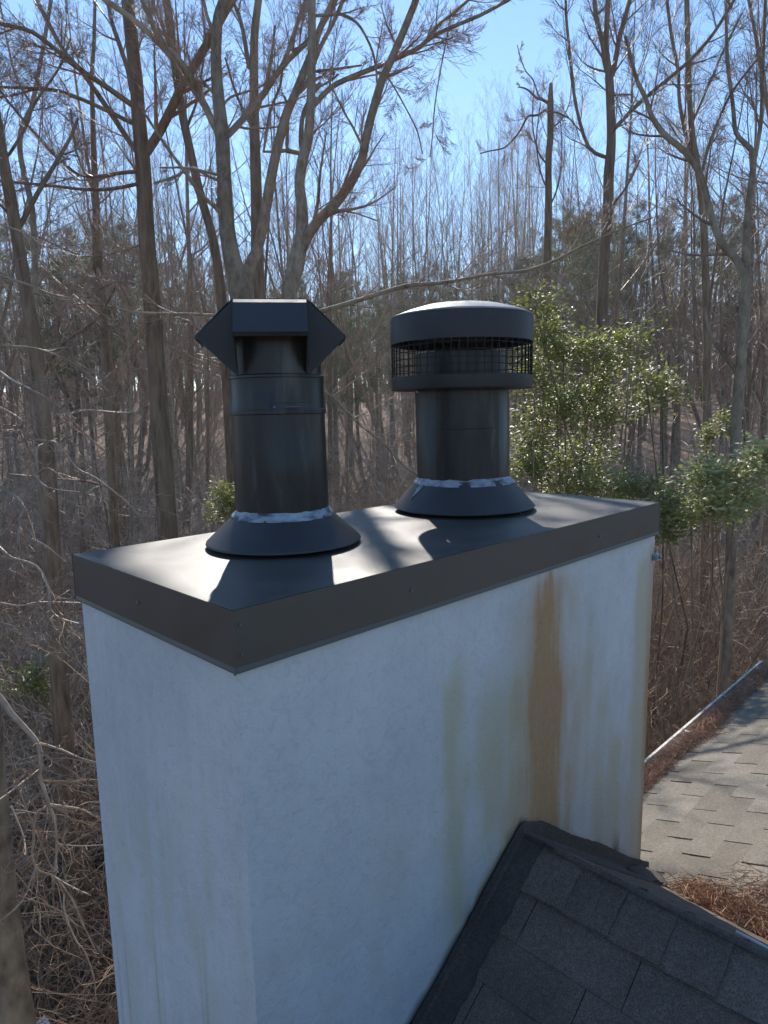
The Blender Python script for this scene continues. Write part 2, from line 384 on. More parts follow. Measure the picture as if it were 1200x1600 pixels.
def ringwall(g, prof):
    """profile of (outset, z) run round the rectangle"""
    V = []
    for o_, z in prof: V += [(-o_, -o_, z), (L + o_, -o_, z), (L + o_, S + o_, z), (-o_, S + o_, z)]
    n = len(prof); q = []
    for i in range(n):
        i2 = (i + 1) % n
        for j in range(4): q.append((i * 4 + j, i2 * 4 + j, i2 * 4 + (j + 1) % 4, i * 4 + (j + 1) % 4))
    g.add(V, quads=q)
g = Mesh(); ringwall(g, [(0.0015, .0), (.0015, -H + .010), (.005, -H), (.0035, -H - .002), (-.0012, -H + .012), (-.0012, -.003)])
o = g.build('side_flange', M_cap, bevel=.0012); child_world(o, chim)
# corner seams lapped over the flange
for (x, y, sx, sy) in ((0, 0, -1, -1), (L, 0, 1, -1), (0, S, -1, 1)):
    g = Mesh(); px, py = x + sx * .0028, y + sy * .0028
    g.tube([(px - sx * .002, py - sy * .002, .001), (px - sx * .002, py - sy * .002, -H + .01), (px + sx * .005, py + sy * .005, -H)], .0022, 6)
    o = g.build('corner_seam', M_cap); child_world(o, chim)
def screw(x, y, z, nx_, ny_, r=.0045):
    g = Mesh(); p = np.array([x, y, z]); d = np.array([nx_, ny_, 0.])
    g.tube([p, p + d * .003, p + d * .0045], [r, r, r * .6], 10, cap=True)
    o = g.build('screw', M_screw, smooth=False); child_world(o, chim)
for x in (.49, 1.42): screw(x, -.0015, -.058 + .01 * math.sin(x * 7), 0, -1)
for y in (.4,): screw(-.0015, y, -.06, -1, 0)
for z in (-.03, -.09): screw(.012, -.0015, z, 0, -1, .003)
# small scrap of metal bracket near the right-hand corner
g = Mesh(); g.box((1.868, -.012, -.225), (1.905, .0085, -.2)); g.box((1.88, -.018, -.218), (1.89, -.012, -.207))
o = g.build('wall_bracket', M_seal, bevel=.002); child_world(o, chim)

# ------------------------------------------------------------------ left flue pipe with four-sided hood
C1 = (.450, .443); C2 = (1.272, .458)
def arc(a0, a1, n): return np.linspace(a0, a1, n)
def build_pipe_left():
    t = tag(empty('flue_pipe', (C1[0], C1[1], .004)), 'left black flue pipe topped by an angular four sided hood', 'flue pipe')
    par = lambda o: child_world(o, t)
    r = .126; g = Mesh(); w_ = lambda a, i, z: .0006 * np.sin(3 * a + i)
    g.lathe([(r + .002, .004), (r + .0015, .2), (r + .0009, .262), (r + .0003, .266), (r - .001, .362), (r + .003, .364), (r + .003, .374), (r + .0015, .376),
             (r + .001, .39), (r, .392), (r - .0005, .455), (r + .0018, .457), (r + .0018, .463), (r - .004, .466), (r - .004, .62)], C1, 72, (-.006, .004), wob=w_)
    g.lathe([(r - .006, .62), (r - .006, .1)], C1, 48, (-.006, .004))
    par(g.build('pipe', M_pipe, smooth=True, sharp=True))
    g = Mesh(); g.lathe([(.131, .10), (.134, .094), (.213, .0215), (.2145, .0165), (.212, .015), (.209, .019), (.130, .091)], C1, 96, wob=lambda a, i, z: .0012 * np.sin(2 * a + 1) * (z < .05))
    par(g.build('storm_collar', M_cone, smooth=True, sharp=True)) 
    g = Mesh(); rn = np.random.default_rng(4)
    j1 = rn.random(96); j1 = (j1 + np.roll(j1, 1) + np.roll(j1, 2)) / 3
    def wob(a, i, z): return (j1 - .5) * (.014 if i in (2, 3) else .004 if i < 2 else 0)
    g.lathe([(.1272, .109), (.1315, .101), (.139, .0915), (.1435, .0865), (.140, .0855)], C1, 96, wob=wob)
    o = par(g.build('sealant', M_seal, smooth=True))
    g = Mesh(); g.lathe([(.19, .0075), (.15, .012), (.128, .03)], C1, 64); par(g.build('base_flange', M_soot, smooth=True))
    # hood: square with one hood per side; front faces the camera
    f = np.array([CAM[0] - C1[0], CAM[1] - C1[1]]); f /= np.linalg.norm(f); s = np.array([-f[1], f[0]])   # s: to the viewer's right is -s? checked below
    rt = BAS[:2, 0] / np.linalg.norm(BAS[:2, 0]); s = s if s @ rt > 0 else -s
    A, B_, ZT, ZL, ZB = .091, .19, .650, .558, .462
    cx = np.array(C1) + np.array([-.006, .004]) * 1.6
    def W(u, v, z): q_ = cx + s * u - f * v * -1; return (q_[0], q_[1], z)    # v>0 towards the viewer
    g = Mesh(); th = .0016
    g.add([W(-A, -A, ZT), W(A, -A, ZT), W(A, A, ZT), W(-A, A, ZT)], quads=[(0, 1, 2, 3)])
    rotd = [((1, 0), (0, 1)), ((0, 1), (-1, 0)), ((-1, 0), (0, -1)), ((0, -1), (1, 0))]
    o = g.build('hood_top', M_hood); sol = o.modifiers.new('thick', 'SOLIDIFY'); sol.thickness = .003; par(o)
    for (ax, ay), (bx, by) in rotd:    # a: along, b: outwards
        g = Mesh(); P_ = lambda l, o_, z: W(ax * l + bx * o_, ay * l + by * o_, z)
        lw = .089
        mo, mz = A + (B_ - A) * .17, ZT + (ZL - ZT) * .12; mw = A * .8 + lw * .2
        g.add([P_(-A, A, ZT), P_(A, A, ZT), P_(mw, mo, mz), P_(-mw, mo, mz), P_(lw, B_, ZL), P_(-lw, B_, ZL)], quads=[(0, 1, 2, 3), (3, 2, 4, 5)])
        g.add([P_(-lw, B_, ZL), P_(lw, B_, ZL), P_(lw, B_ - .004, ZL - .007), P_(-lw, B_ - .004, ZL - .007)], quads=[(0, 1, 2, 3)])
        o = g.build('hood_panel', M_hood); sol = o.modifiers.new('thick', 'SOLIDIFY'); sol.thickness = .0022; par(o)
        for sg in (-1, 1):
            g = Mesh()
            g.add([P_(sg * A, A, ZT), P_(sg * lw, B_, ZL), P_(sg * .087, .091, ZB), ], tris=[(0, 1, 2)])
            o = g.build('side_plate', M_hood); sol = o.modifiers.new('thick', 'SOLIDIFY'); sol.thickness = .0022; par(o)
    g = Mesh()
    for k in range(4):
        a0 = k * math.pi / 2; u, v = math.cos(a0) * .1, math.sin(a0) * .1
        p = W(u, v, .62); g.tube([W(u * .9, v * .9, .6), W(u * .9, v * .9, .648)], .006, 6)
    g.lathe([(.119, .615), (.04, .643)], (cx[0], cx[1]), 32)
    par(g.build('inner_cone', M_soot))
    g = Mesh()
    for k in range(14):
        a0 = math.atan2(f[1], f[0]) + .13 + k * .022 + (.0 if k else -.2)
        p = np.array([C1[0] - .002 + (r + .0032) * math.cos(a0), C1[1] + .0015 + (r + .0032) * math.sin(a0), .381]); d = np.array([math.cos(a0), math.sin(a0), 0])
        g.tube([p - d * .002, p + d * (.002 if k else .004)], .0014 if k else .0035, 6, cap=True)
    par(g.build('rivet_row', M_screw))
build_pipe_left()
def build_pipe_right():
    t = tag(empty('flue_pipe', (C2[0], C2[1], .004)), 'right black flue pipe topped by a round wire mesh cap', 'flue pipe')
    par = lambda o: child_world(o, t); r = .1665; ln = (-.012, .010)
    g = Mesh(); g.lathe([(r + .001, .004), (r + .001, .30), (r, .302), (r, .43), (r - .004, .432), (r - .004, .560), (r - .007, .562), (r - .009, .555), (r - .01, .1)], C2, 84, ln, wob=lambda a, i, z: .0008 * np.sin(2 * a + i))
    par(g.build('pipe', M_pipe, smooth=True, sharp=True))
    g = Mesh(); g.lathe([(.171, .122), (.174, .115), (.254, .0265), (.2565, .021), (.254, .019), (.250, .023), (.170, .112)], C2, 96, wob=lambda a, i, z: .0015 * np.sin(2 * a) * (z < .05))
    par(g.build('storm_collar', M_cone, smooth=True, sharp=True))
    g = Mesh(); rn = np.random.default_rng(9); j1 = rn.random(96); j1 = (j1 + np.roll(j1, 1) + np.roll(j1, 2)) / 3
    g.lathe([(.1678, .131), (.172, .121), (.180, .111), (.185, .1055), (.181, .105)], C2, 96, wob=lambda a, i, z: (j1 - .5) * (.016 if i in (2, 3) else .005 if i < 2 else 0))
    # a smear that ran down the collar
    for k, (da, L_) in enumerate(((0, .05), (.03, .035), (-.03, .02))):
        a0 = math.atan2(-BAS[1, 0], -BAS[0, 0]) + .55 + da; P_ = []
        for q in np.linspace(0, 1, 6):
            z = .108 - L_ * q; rr = .174 + (.115 - z) * .9 + .001; P_.append((C2[0] + rr * math.cos(a0 - .05 * q), C2[1] + rr * math.sin(a0 - .05 * q), z + .002))
        g.tube(P_, np.linspace(.006, .002, 6), 5)
    par(g.build('sealant', M_seal, smooth=True))
    g = Mesh(); g.lathe([(.235, .0075), (.19, .012), (.168, .03)], C2, 64); par(g.build('base_flange', M_soot, smooth=True))
    capc = (C2[0] + ln[0] * .5, C2[1] + ln[1] * .5)
    cap = empty('mesh_cap', (0, 0, 0))
    g = Mesh(); g.lathe([(r + .002, .4385), (.2485, .4375), (.2492, .4400), (.2492, .4795), (.2470, .4815), (.2470, .4425), (r + .002, .4420)], capc, 96, closed=True)
    par(g.build('lower_band', M_hood, smooth=True, sharp=True))
    g = Mesh(); NW = 58
    for k in range(NW):
        a0 = 2 * math.pi * k / NW + .004 * math.sin(k * 5); x, y = capc[0] + .2465 * math.cos(a0), capc[1] + .2465 * math.sin(a0)
        g.tube([(x, y, .46), (x, y, .62)], .0019, 5)
    for z in (.490, .513, .536, .559, .582):
        aa = np.linspace(0, 2 * math.pi, 97); g.tube(np.stack([capc[0] + .2465 * np.cos(aa), capc[1] + .2465 * np.sin(aa), z + .0012 * np.sin(aa * 3 + z * 90)], -1), .0016, 5)
    par(g.build('wire_mesh', M_soot, smooth=True))
    g = Mesh(); g.lathe([(.2495, .594), (.2505, .5945), (.2500, .6720), (.2480, .6825), (.2455, .6830), (.2465, .672), (.2475, .5950)], capc, 96, closed=True)
    g.lathe([(.2475, .625), (.01, .64)], capc, 64)
    par(g.build('upper_band', M_hood, smooth=True, sharp=True))
    g = Mesh()
    prof = [(.2485, .6835), (.2492, .685), (.235, .692), (.20, .7055), (.15, .720), (.10, .729), (.05, .733), (.02, .734), (.001, .734)]
    def wob(a, i, z): return .0018 * np.sin(a * 5 + i) * (2 <= i <= 6) + .0012 * np.sin(a * 23) * (3 <= i <= 6)
    g.lathe(prof, capc, 96, wob=wob)
    par(g.build('dome', M_dome, smooth=True))
    bpy.data.objects.remove(cap)
build_pipe_right()

# ------------------------------------------------------------------ house
house = tag(empty('house', (1.7, -2.5, ground_z(1.7, -2.5))), 'house roof of grey tan shingles beside the chimney, with a small dark saddle roof', 'house')
hp = lambda o: child_world(o, house)
X0, X1, YE, YR = -1.9, 5.4, .40, -4.6     # left rake, right rake, eave, ridge
UP = np.array([0, -1, .35]); UP /= np.linalg.norm(UP); NM = np.array([0, .35, 1.]); NM /= np.linalg.norm(NM)
def add_tab(g, p, u, v, n, wd, ln, c, hb=.0065, ht=.0015, curl=0.0, flip=False):
    a = p + n * hb; b = p + u * wd + n * (hb + curl); c_ = p + u * wd + v * ln + n * ht; d = p + v * ln + n * ht
    V = [a, b, c_, d, p, p + u * wd]
    Q = [(0, 1, 2, 3), (4, 5, 1, 0)]; T = [(4, 0, 3), (5, 2, 1)]
    if flip: Q = [q[::-1] for q in Q]; T = [q[::-1] for q in T]
    g.add(V, quads=Q, tris=T, col=(c, 0, 0))
def cricket_z(x): return RZ - SL * (RX - x) if x < RX else RZ - SR * (x - RX)
def build_roof():
    EX, TW = .127, .3048
    g = Mesh(); u = np.array([1., 0, 0]); slope = math.hypot(1, .35)
    nrow = int((YE + .03 - YR) * slope / EX)
    for i in range(nrow):
        s0 = i * EX; y = YE + .03 - s0 / slope; z = main_z(y)
        for k in range(-1, int((X1 - X0) / TW) + 1):
            x = X0 + k * TW + (i % 2) * TW / 2 + .10 + random.uniform(-.003, .003) + .01 * math.sin(i * 1.7)
            xa, xb = max(x + .005, X0), min(x + TW - .005, X1)
            if xb - xa < .03: continue
            xm = (xa + xb) / 2
            if 0 < xm < L - .02 and y > .02: continue
            if -.1 < xm < L - .0 and cricket_z(xm) > main_z(y) + .06: continue
            add_tab(g, np.array([xa, y + random.uniform(-.002, .002), z]), u, UP, NM, xb - xa, EX + .035, random.random(), hb=.006 + random.uniform(0, .0025), curl=random.uniform(-.001, .0015))
    hp(g.build('shingles', M_shingle, colors=True))
    g = Mesh()       # roof deck, its soffit and the far slope
    zE, zR = main_z(YE + .02), main_z(YR)
    for (ya, za, yb, zb) in ((YE + .02, zE, YR, zR), (YR, zR, 2 * YR - YE, zE)):
        g.add([(X0, ya, za), (X1, ya, za), (X1, yb, zb), (X0, yb, zb), (X0, ya, za - .14), (X1, ya, za - .14), (X1, yb, zb - .14), (X0, yb, zb - .14)],
              quads=[(0, 1, 2, 3), (7, 6, 5, 4), (0, 4, 5, 1), (1, 5, 6, 2), (3, 7, 4, 0)])
    hp(g.build('roof_deck', M_flash))
    # saddle: left and right slopes
    ZB = lambda x: cricket_z(x)
    yv = lambda x: -(ZB(x) + 1.615) / .35                 # where the slope meets the main roof
    g = Mesh(); ridge_len = -yv(RX)
    g.add([(RX, .008, RZ), (RX, -ridge_len * 0 + yv(RX) * 1.0, RZ - 0.0), (.0 - .03, .008, ZB(-.03)), (RX, .008, RZ), (L + .03, .008, ZB(L + .03)), (RX, yv(RX), RZ)],
          tris=[(0, 2, 1), (3, 5, 4)])
    hp(g.build('saddle_deck', M_flash))
    for side, sl, nm in ((-1, SL, 'saddle_shingles'), (1, SR, 'saddle_shingles')):
        g = Mesh(); dn = np.array([side, 0, -sl]); dl = np.linalg.norm(dn); dn /= dl; up = -dn; nn = np.array([side * sl, 0, 1.]) / dl
        along = np.array([0, -1., 0]); rows = int(1.0 * dl / .127) + 1
        for i in range(rows, -1, -1):
            s1 = .145 + i * .127; xb = RX + side * s1 / dl; zb = RZ - sl * s1 / dl
            ymax = -(zb + 1.615) / .35
            for k in range(-1, 8):
                y0 = -.012 - k * TW - (i % 2) * TW / 2 + .09 - .06 * i % .15
                y1 = y0 - TW + .003
                y0 = min(y0, -.004); y1 = max(y1, ymax)
                if y0 - y1 < .02: continue
                add_tab(g, np.array([xb, y0, zb]) + nn * .001, along, up, nn, y0 - y1, .162, random.random() * .5, hb=.005, curl=random.uniform(-.001, .002), flip=side > 0)
        hp(g.build(nm, M_shingle_d, colors=True))
    # ridge caps: bent shingles lapped along the ridge
    g = Mesh()
    n = 14
    for k in range(n, -1, -1):
        y0 = -.055 - k * .135; y1 = y0 - .155; c = random.random()
        prof = []
        for t_ in np.linspace(-1, 1, 13):
            d = abs(t_) * .15; sl = SL if t_ < 0 else SR; dl = math.hypot(1, sl)
            rd = .012 * math.exp(-(t_ * 3.2) ** 2)
            prof.append((RX + math.copysign(d / dl, t_), RZ - sl * d / dl - rd + .010))
        V = []
        for (yy, lift) in ((y0, .0015), (y1, .010), (y1, .003)): V += [(x, yy + random.uniform(-.002, .002), z + lift - .0009 * k * 0) for x, z in prof]
        m_ = len(prof); Q = [(i, i + 1, m_ + i + 1, m_ + i) for i in range(m_ - 1)] + [(m_ + i, m_ + i + 1, 2 * m_ + i + 1, 2 * m_ + i) for i in range(m_ - 1)]
        g.add(V, quads=[q[::-1] for q in Q], col=(c, 0, 0))
    o = hp(g.build('ridge_cap', M_shingle_d, colors=True)); sol = o.modifiers.new('thick', 'SOLIDIFY'); sol.thickness = .003
    # flashing against the chimney, left and right of the ridge: an upstand and a lap on the roof with a ragged tarred edge
    rn = random.Random(5)
    for side, sl, x_end in ((-1, SL, -.05), (1, SR, L + .035)):
        g = Mesh(); N = 60; V = []
        for i in range(N + 1):
            x = RX + (x_end - RX) * i / N; z = RZ - sl * abs(x - RX)
            top = z + (.045 if side < 0 else .045 + .03 * min(1, i / 8)) + .004 * math.sin(i * .23) + rn.uniform(-.002, .002); lap = -.078 - (0.03 if side > 0 else 0) + rn.uniform(-.004, .004)
            V += [(x, .002, top), (x, -.001, top), (x, -.0045, z + .022), (x, -.012, z + .0145), (x, lap, z + .0135), (x, lap - .002, z + .006)]
        Q = [(i * 6 + j, i * 6 + j + 1, (i + 1) * 6 + j + 1, (i + 1) * 6 + j) for i in range(N) for j in range(5)]
        if side < 0: Q = [q[::-1] for q in Q]
        g.add(V, quads=Q, col=(.1 if side < 0 else .9, 0, 0))
        hp(g.build('flashing', M_flash, colors=True))
    # step flashing tabs that stick out at the right-hand corner
    g = Mesh()
    for k, (x, s_) in enumerate(((1.80, 1), (1.87, .9), (1.93, .7))):
        z = ZB(x) + .02
        g.add([(x - .1, -.005, z + .07), (x + .035, -.008, z - .002), (x + .03, -.1 * s_, z - .004), (x - .11, -.11, z + .065), (x + .01, -.02, z + .03)], tris=[(0, 1, 4), (4, 1, 2), (4, 2, 3), (0, 4, 3)], col=(.5, 0, 0))
        g.box((x - .03, -.11, z - .035), (x + .05, -.01, z - .028))
    hp(g.build('step_flashing', M_flash, colors=True))
    g = Mesh(); P_ = []
    for y in np.linspace(-.58, -1.0, 12): P_.append((RX + .125, y, cricket_z(RX + .125) + .021 + .002 * math.sin(y * 30)))
    g.tube(P_, .0045, 6); hp(g.build('valley_edge_strip', M_white_metal))
    # walls
    g = Mesh(); g.box((X0 + .35, 2 * YR + .2, -6.7), (X1 - .35, 0.0 - .004, main_z(0) - .16))
    hp(g.build('wall', M_siding))
    # gutter along the eave
    gz = main_z(YE) - .02; ya, yb = YE + .035, YE + .165
    for (xa, xb) in ((L + .03, X1 + .02), (X0, -.03)):
        g = Mesh()
        prof = [(ya, gz - .01), (ya, gz - .11), (ya + .07, gz - .115), (yb - .01, gz - .07), (yb, gz - .02), (yb, gz - .004), (yb - .018, gz - .001)]
        V = [(x, y, z) for x in (xa, xb) for y, z in prof]; m_ = len(prof)
        Q = [(i, i + 1, m_ + i + 1, m_ + i) for i in range(m_ - 1)]
        g.add(V, quads=Q)
        o = g.build('gutter', M_white_metal); sol = o.modifiers.new('thick', 'SOLIDIFY'); sol.thickness = .0025; hp(o)
        gu = o
        g = Mesh(); xe = xb if xa > 0 else xa; V = [(xe, y, z) for y, z in prof] + [(xe + .003, y, z) for y, z in prof]
        cen = (xe, (ya + yb) / 2, gz - .05); V.append(cen); V.append((xe + .003, cen[1], cen[2]))
        T = [(i, (i + 1) % m_, 2 * m_) for i in range(m_)] + [(m_ + (i + 1) % m_, m_ + i, 2 * m_ + 1) for i in range(m_)]
        g.add(V, tris=T); o = g.build('end_cap', M_white_metal); o.parent = gu
        g = Mesh(); x = xa + .3
        while x < xb: g.box((x, ya, gz - .012), (x + .02, yb - .006, gz - .009)); x += .75
        o = g.build('hanger', M_white_metal); o.parent = gu
    g = Mesh(); g.box((X0, YE + .022, main_z(YE) - .20), (X1, YE + .034, main_z(YE) - .005)); hp(g.build('fascia', M_white_metal))
    g = Mesh(); g.box((X0, -.3, main_z(YE) - .21), (-.02, YE + .02, main_z(YE) - .205)); g.box((L + .02, -.3, main_z(YE) - .21), (X1, YE + .02, main_z(YE) - .205)); hp(g.build('soffit', M_siding))
build_roof()

def needle_heap(name, pts_fn, count, label, cat, kind='stuff', mat_=M_dryneedle, ln=(.06, .13), r=.0011):
    g = Mesh()
    for i in range(count):
        p, nrm, spread = pts_fn()
        a = rng.random() * 2 * math.pi; e = rng.normal(0, spread)
        d = np.array([math.cos(a) * math.cos(e), math.sin(a) * math.cos(e), math.sin(e)])
        l = rng.uniform(*ln); bend = rng.normal(0, .12, 3) * l
        P_ = np.array([p - d * l / 2, p + bend, p + d * l / 2])
        if mat_ is M_dryneedle: P_[:, 1] = np.minimum(P_[:, 1], YE + .158 if rng.random() < .97 else 9); P_[:, 2] = np.maximum(P_[:, 2], np.array([surf_z(q[0], q[1]) for q in P_]) + .002)
        g.tube(P_, [r, r * 1.1, r * .5], 3, col=(rng.random() ** 1.3, 0, 0))
    o = g.build(name, mat_, colors=True); tag(o, label, cat, kind=kind); return o
def surf_z(x, y):
    z = main_z(min(y, YE + .03)) + .008
    if y > YE + .035: z = main_z(YE) - .12
    if 0 <= x <= L + .03 and y < 0: z = max(z, cricket_z(x) + .012)
    return z
def f_gutter():
    x = rng.uniform(L + .1, X1 - .05)
    hump = math.exp(-((x - 3.75) / .28) ** 2) + .25 * (math.sin(x * 3.1) * .5 + .5)
    y = YE + rng.uniform(-.005, .115) - abs(rng.normal(0, .05)) * hump
    z = main_z(YE) - .055 + abs(rng.normal(0, .022)) + .05 * hump * rng.random() + .045 * max(0, min(1, (YE + .12 - y) / .12))
    return np.array([x, y, z]), None, .45
needle_heap('pine_needle_litter', f_gutter, 5200, 'rust coloured dry pine needles heaped along the gutter', 'pine needles')
def f_valley():
    t = rng.random() ** .9; y = -.19 - 1.1 * t + rng.normal(0, .05)
    # valley line of the right slope with the main roof
    z = main_z(y); xv = RX + (RZ - z) / SR
    x = xv + .02 + rng.normal(0, .045) + (.3 * rng.random() ** 2.5 if t > .15 else 0)
    x = max(x, RX + .14)
    base = surf_z(x, y)
    return np.array([x, y, base + abs(rng.normal(0, .02)) + .035 * math.exp(-((x - xv - .03) / .07) ** 2) * rng.random()]), None, .22
needle_heap('pine_needle_litter', f_valley, 3600, 'brown dry pine needles piled in the roof valley behind the dark saddle', 'pine needles')

# white thing lying in the leaves
def build_spout():
    p = at(80, 1594, 6.9); t = tag(empty('drain_pipe', (p[0], p[1], ground_z(p[0], p[1]))), 'white rectangular drain pipe end standing in the leaf litter at bottom left', 'drain pipe')
    g = Mesh(); u = np.array([.8, -.55, .1]); v = np.array([.25, .2, .95]); n_ = np.cross(u, v); a = .085; b = .055
    ax = np.array([-.1, -.1, 1.]); ax /= np.linalg.norm(ax); s1 = np.cross(ax, [1, .2, 0]); s1 /= np.linalg.norm(s1); s2 = np.cross(ax, s1)
    base = np.array([p[0], p[1], ground_z(p[0], p[1]) - .1]); hgt = (p[2] - base[2]) / ax[2] + .04
    V = []
    for h in (0, hgt):
        for (i, j) in ((-1, -1), (1, -1), (1, 1), (-1, 1)): V.append(base + ax * (h + (.05 * i if h else 0)) + s1 * a * i + s2 * b * j)
    for (i, j) in ((-1, -1), (1, -1), (1, 1), (-1, 1)): V.append(base + ax * (hgt - .02 + .05 * i) + s1 * (a - .004) * i + s2 * (b - .004) * j)
    q = [(0, 1, 5, 4), (1, 2, 6, 5), (2, 3, 7, 6), (3, 0, 4, 7), (4, 5, 9, 8), (5, 6, 10, 9), (6, 7, 11, 10), (7, 4, 8, 11), (8, 9, 10, 11)]
    g.add(V, quads=q); o = g.build('pipe_body', M_plastic, bevel=.004); child_world(o, t)
build_spout()

# ------------------------------------------------------------------ trees: growth
def unit(v): return v / max(1e-9, math.sqrt(v @ v))
def walk(p, d, Ln, n, wob, up):
    """a wandering line from p in direction d; up bends it towards the sky"""
    P = np.empty((n + 1, 3)); P[0] = p; st = Ln / n; N = rng.normal(0, wob, (n, 3)); d = np.array(d, float)
    for i in range(n):
        d = d + N[i]; d[2] += up; d = d / math.sqrt(d @ d); P[i + 1] = P[i] + d * st
    return P, d
def side_dir(t, ang):
    a = rng.normal(0, 1, 3); a = a - t * (a @ t); a = unit(a); return t * math.cos(ang) + a * math.sin(ang)
def grow(g, p, d, Ln, r, lvl, spec):
    """spec: per level dict(n,wob,up,kids,ang,len,k,start,rk)"""
    s = spec[lvl]; P, _ = walk(p, d, Ln, s['n'], s['wob'], s['up'])
    rr = np.linspace(r, max(r * s.get('tip', .25), .0018), len(P)); g.tube(P, rr, s['k'])
    if lvl + 1 < len(spec): sprout(g, P, rr, Ln, lvl, spec)
def sprout(g, P, rr, Ln, lvl, spec, kids=None, start=None):
    s = spec[lvl]; nk = kids if kids is not None else s['kids']; st = s['start'] if start is None else start
    for c in range(nk):
        t = st + (1 - st) * (c + rng.random()) / nk; f = t * (len(P) - 1); i = min(int(f), len(P) - 2); q = P[i] + (P[i + 1] - P[i]) * (f - i)
        tg = unit(P[i + 1] - P[i]); dd = side_dir(tg, s['ang'] * rng.uniform(.7, 1.25))
        l = Ln * s['len'] * rng.uniform(.6, 1.2) * (1 - .45 * (t - st) / max(.01, 1 - st)); r0 = (rr[i] * s['rk']) * rng.uniform(.7, 1.1)
        grow(g, q, dd, l, max(r0, .002), lvl + 1, spec)
def L_(n, wob, up, kids, ang, ln, k, start=.2, rk=.5, tip=.3): return dict(n=n, wob=wob, up=up, kids=kids, ang=R(ang), len=ln, k=k, start=start, rk=rk, tip=tip)
SPEC_TALL = [L_(9, .03, .05, 18, 48, .30, 7, .3, .42, .18), L_(6, .09, .09, 9, 42, .42, 4, .12, .5), L_(4, .12, .08, 9, 40, .5, 3, .1, .6), L_(3, .16, .06, 0, 0, 0, 3, 0, .5, .5)]
SPEC_SLIM = [L_(9, .03, .05, 22, 34, .26, 6, .22, .38, .15), L_(5, .08, .13, 8, 30, .45, 4, .12, .5), L_(4, .12, .1, 7, 34, .55, 3, .1, .6), L_(3, .14, .06, 0, 0, 0, 3, 0, .5, .5)]
SPEC_UNDER = [L_(6, .1, .03, 9, 60, .55, 5, .25, .55, .2), L_(6, .17, .03, 7, 50, .42, 3, .15, .55), L_(4, .24, .03, 5, 50, .5, 3, .1, .6), L_(3, .3, .0, 0, 0, 0, 3, 0, .5, .5)]

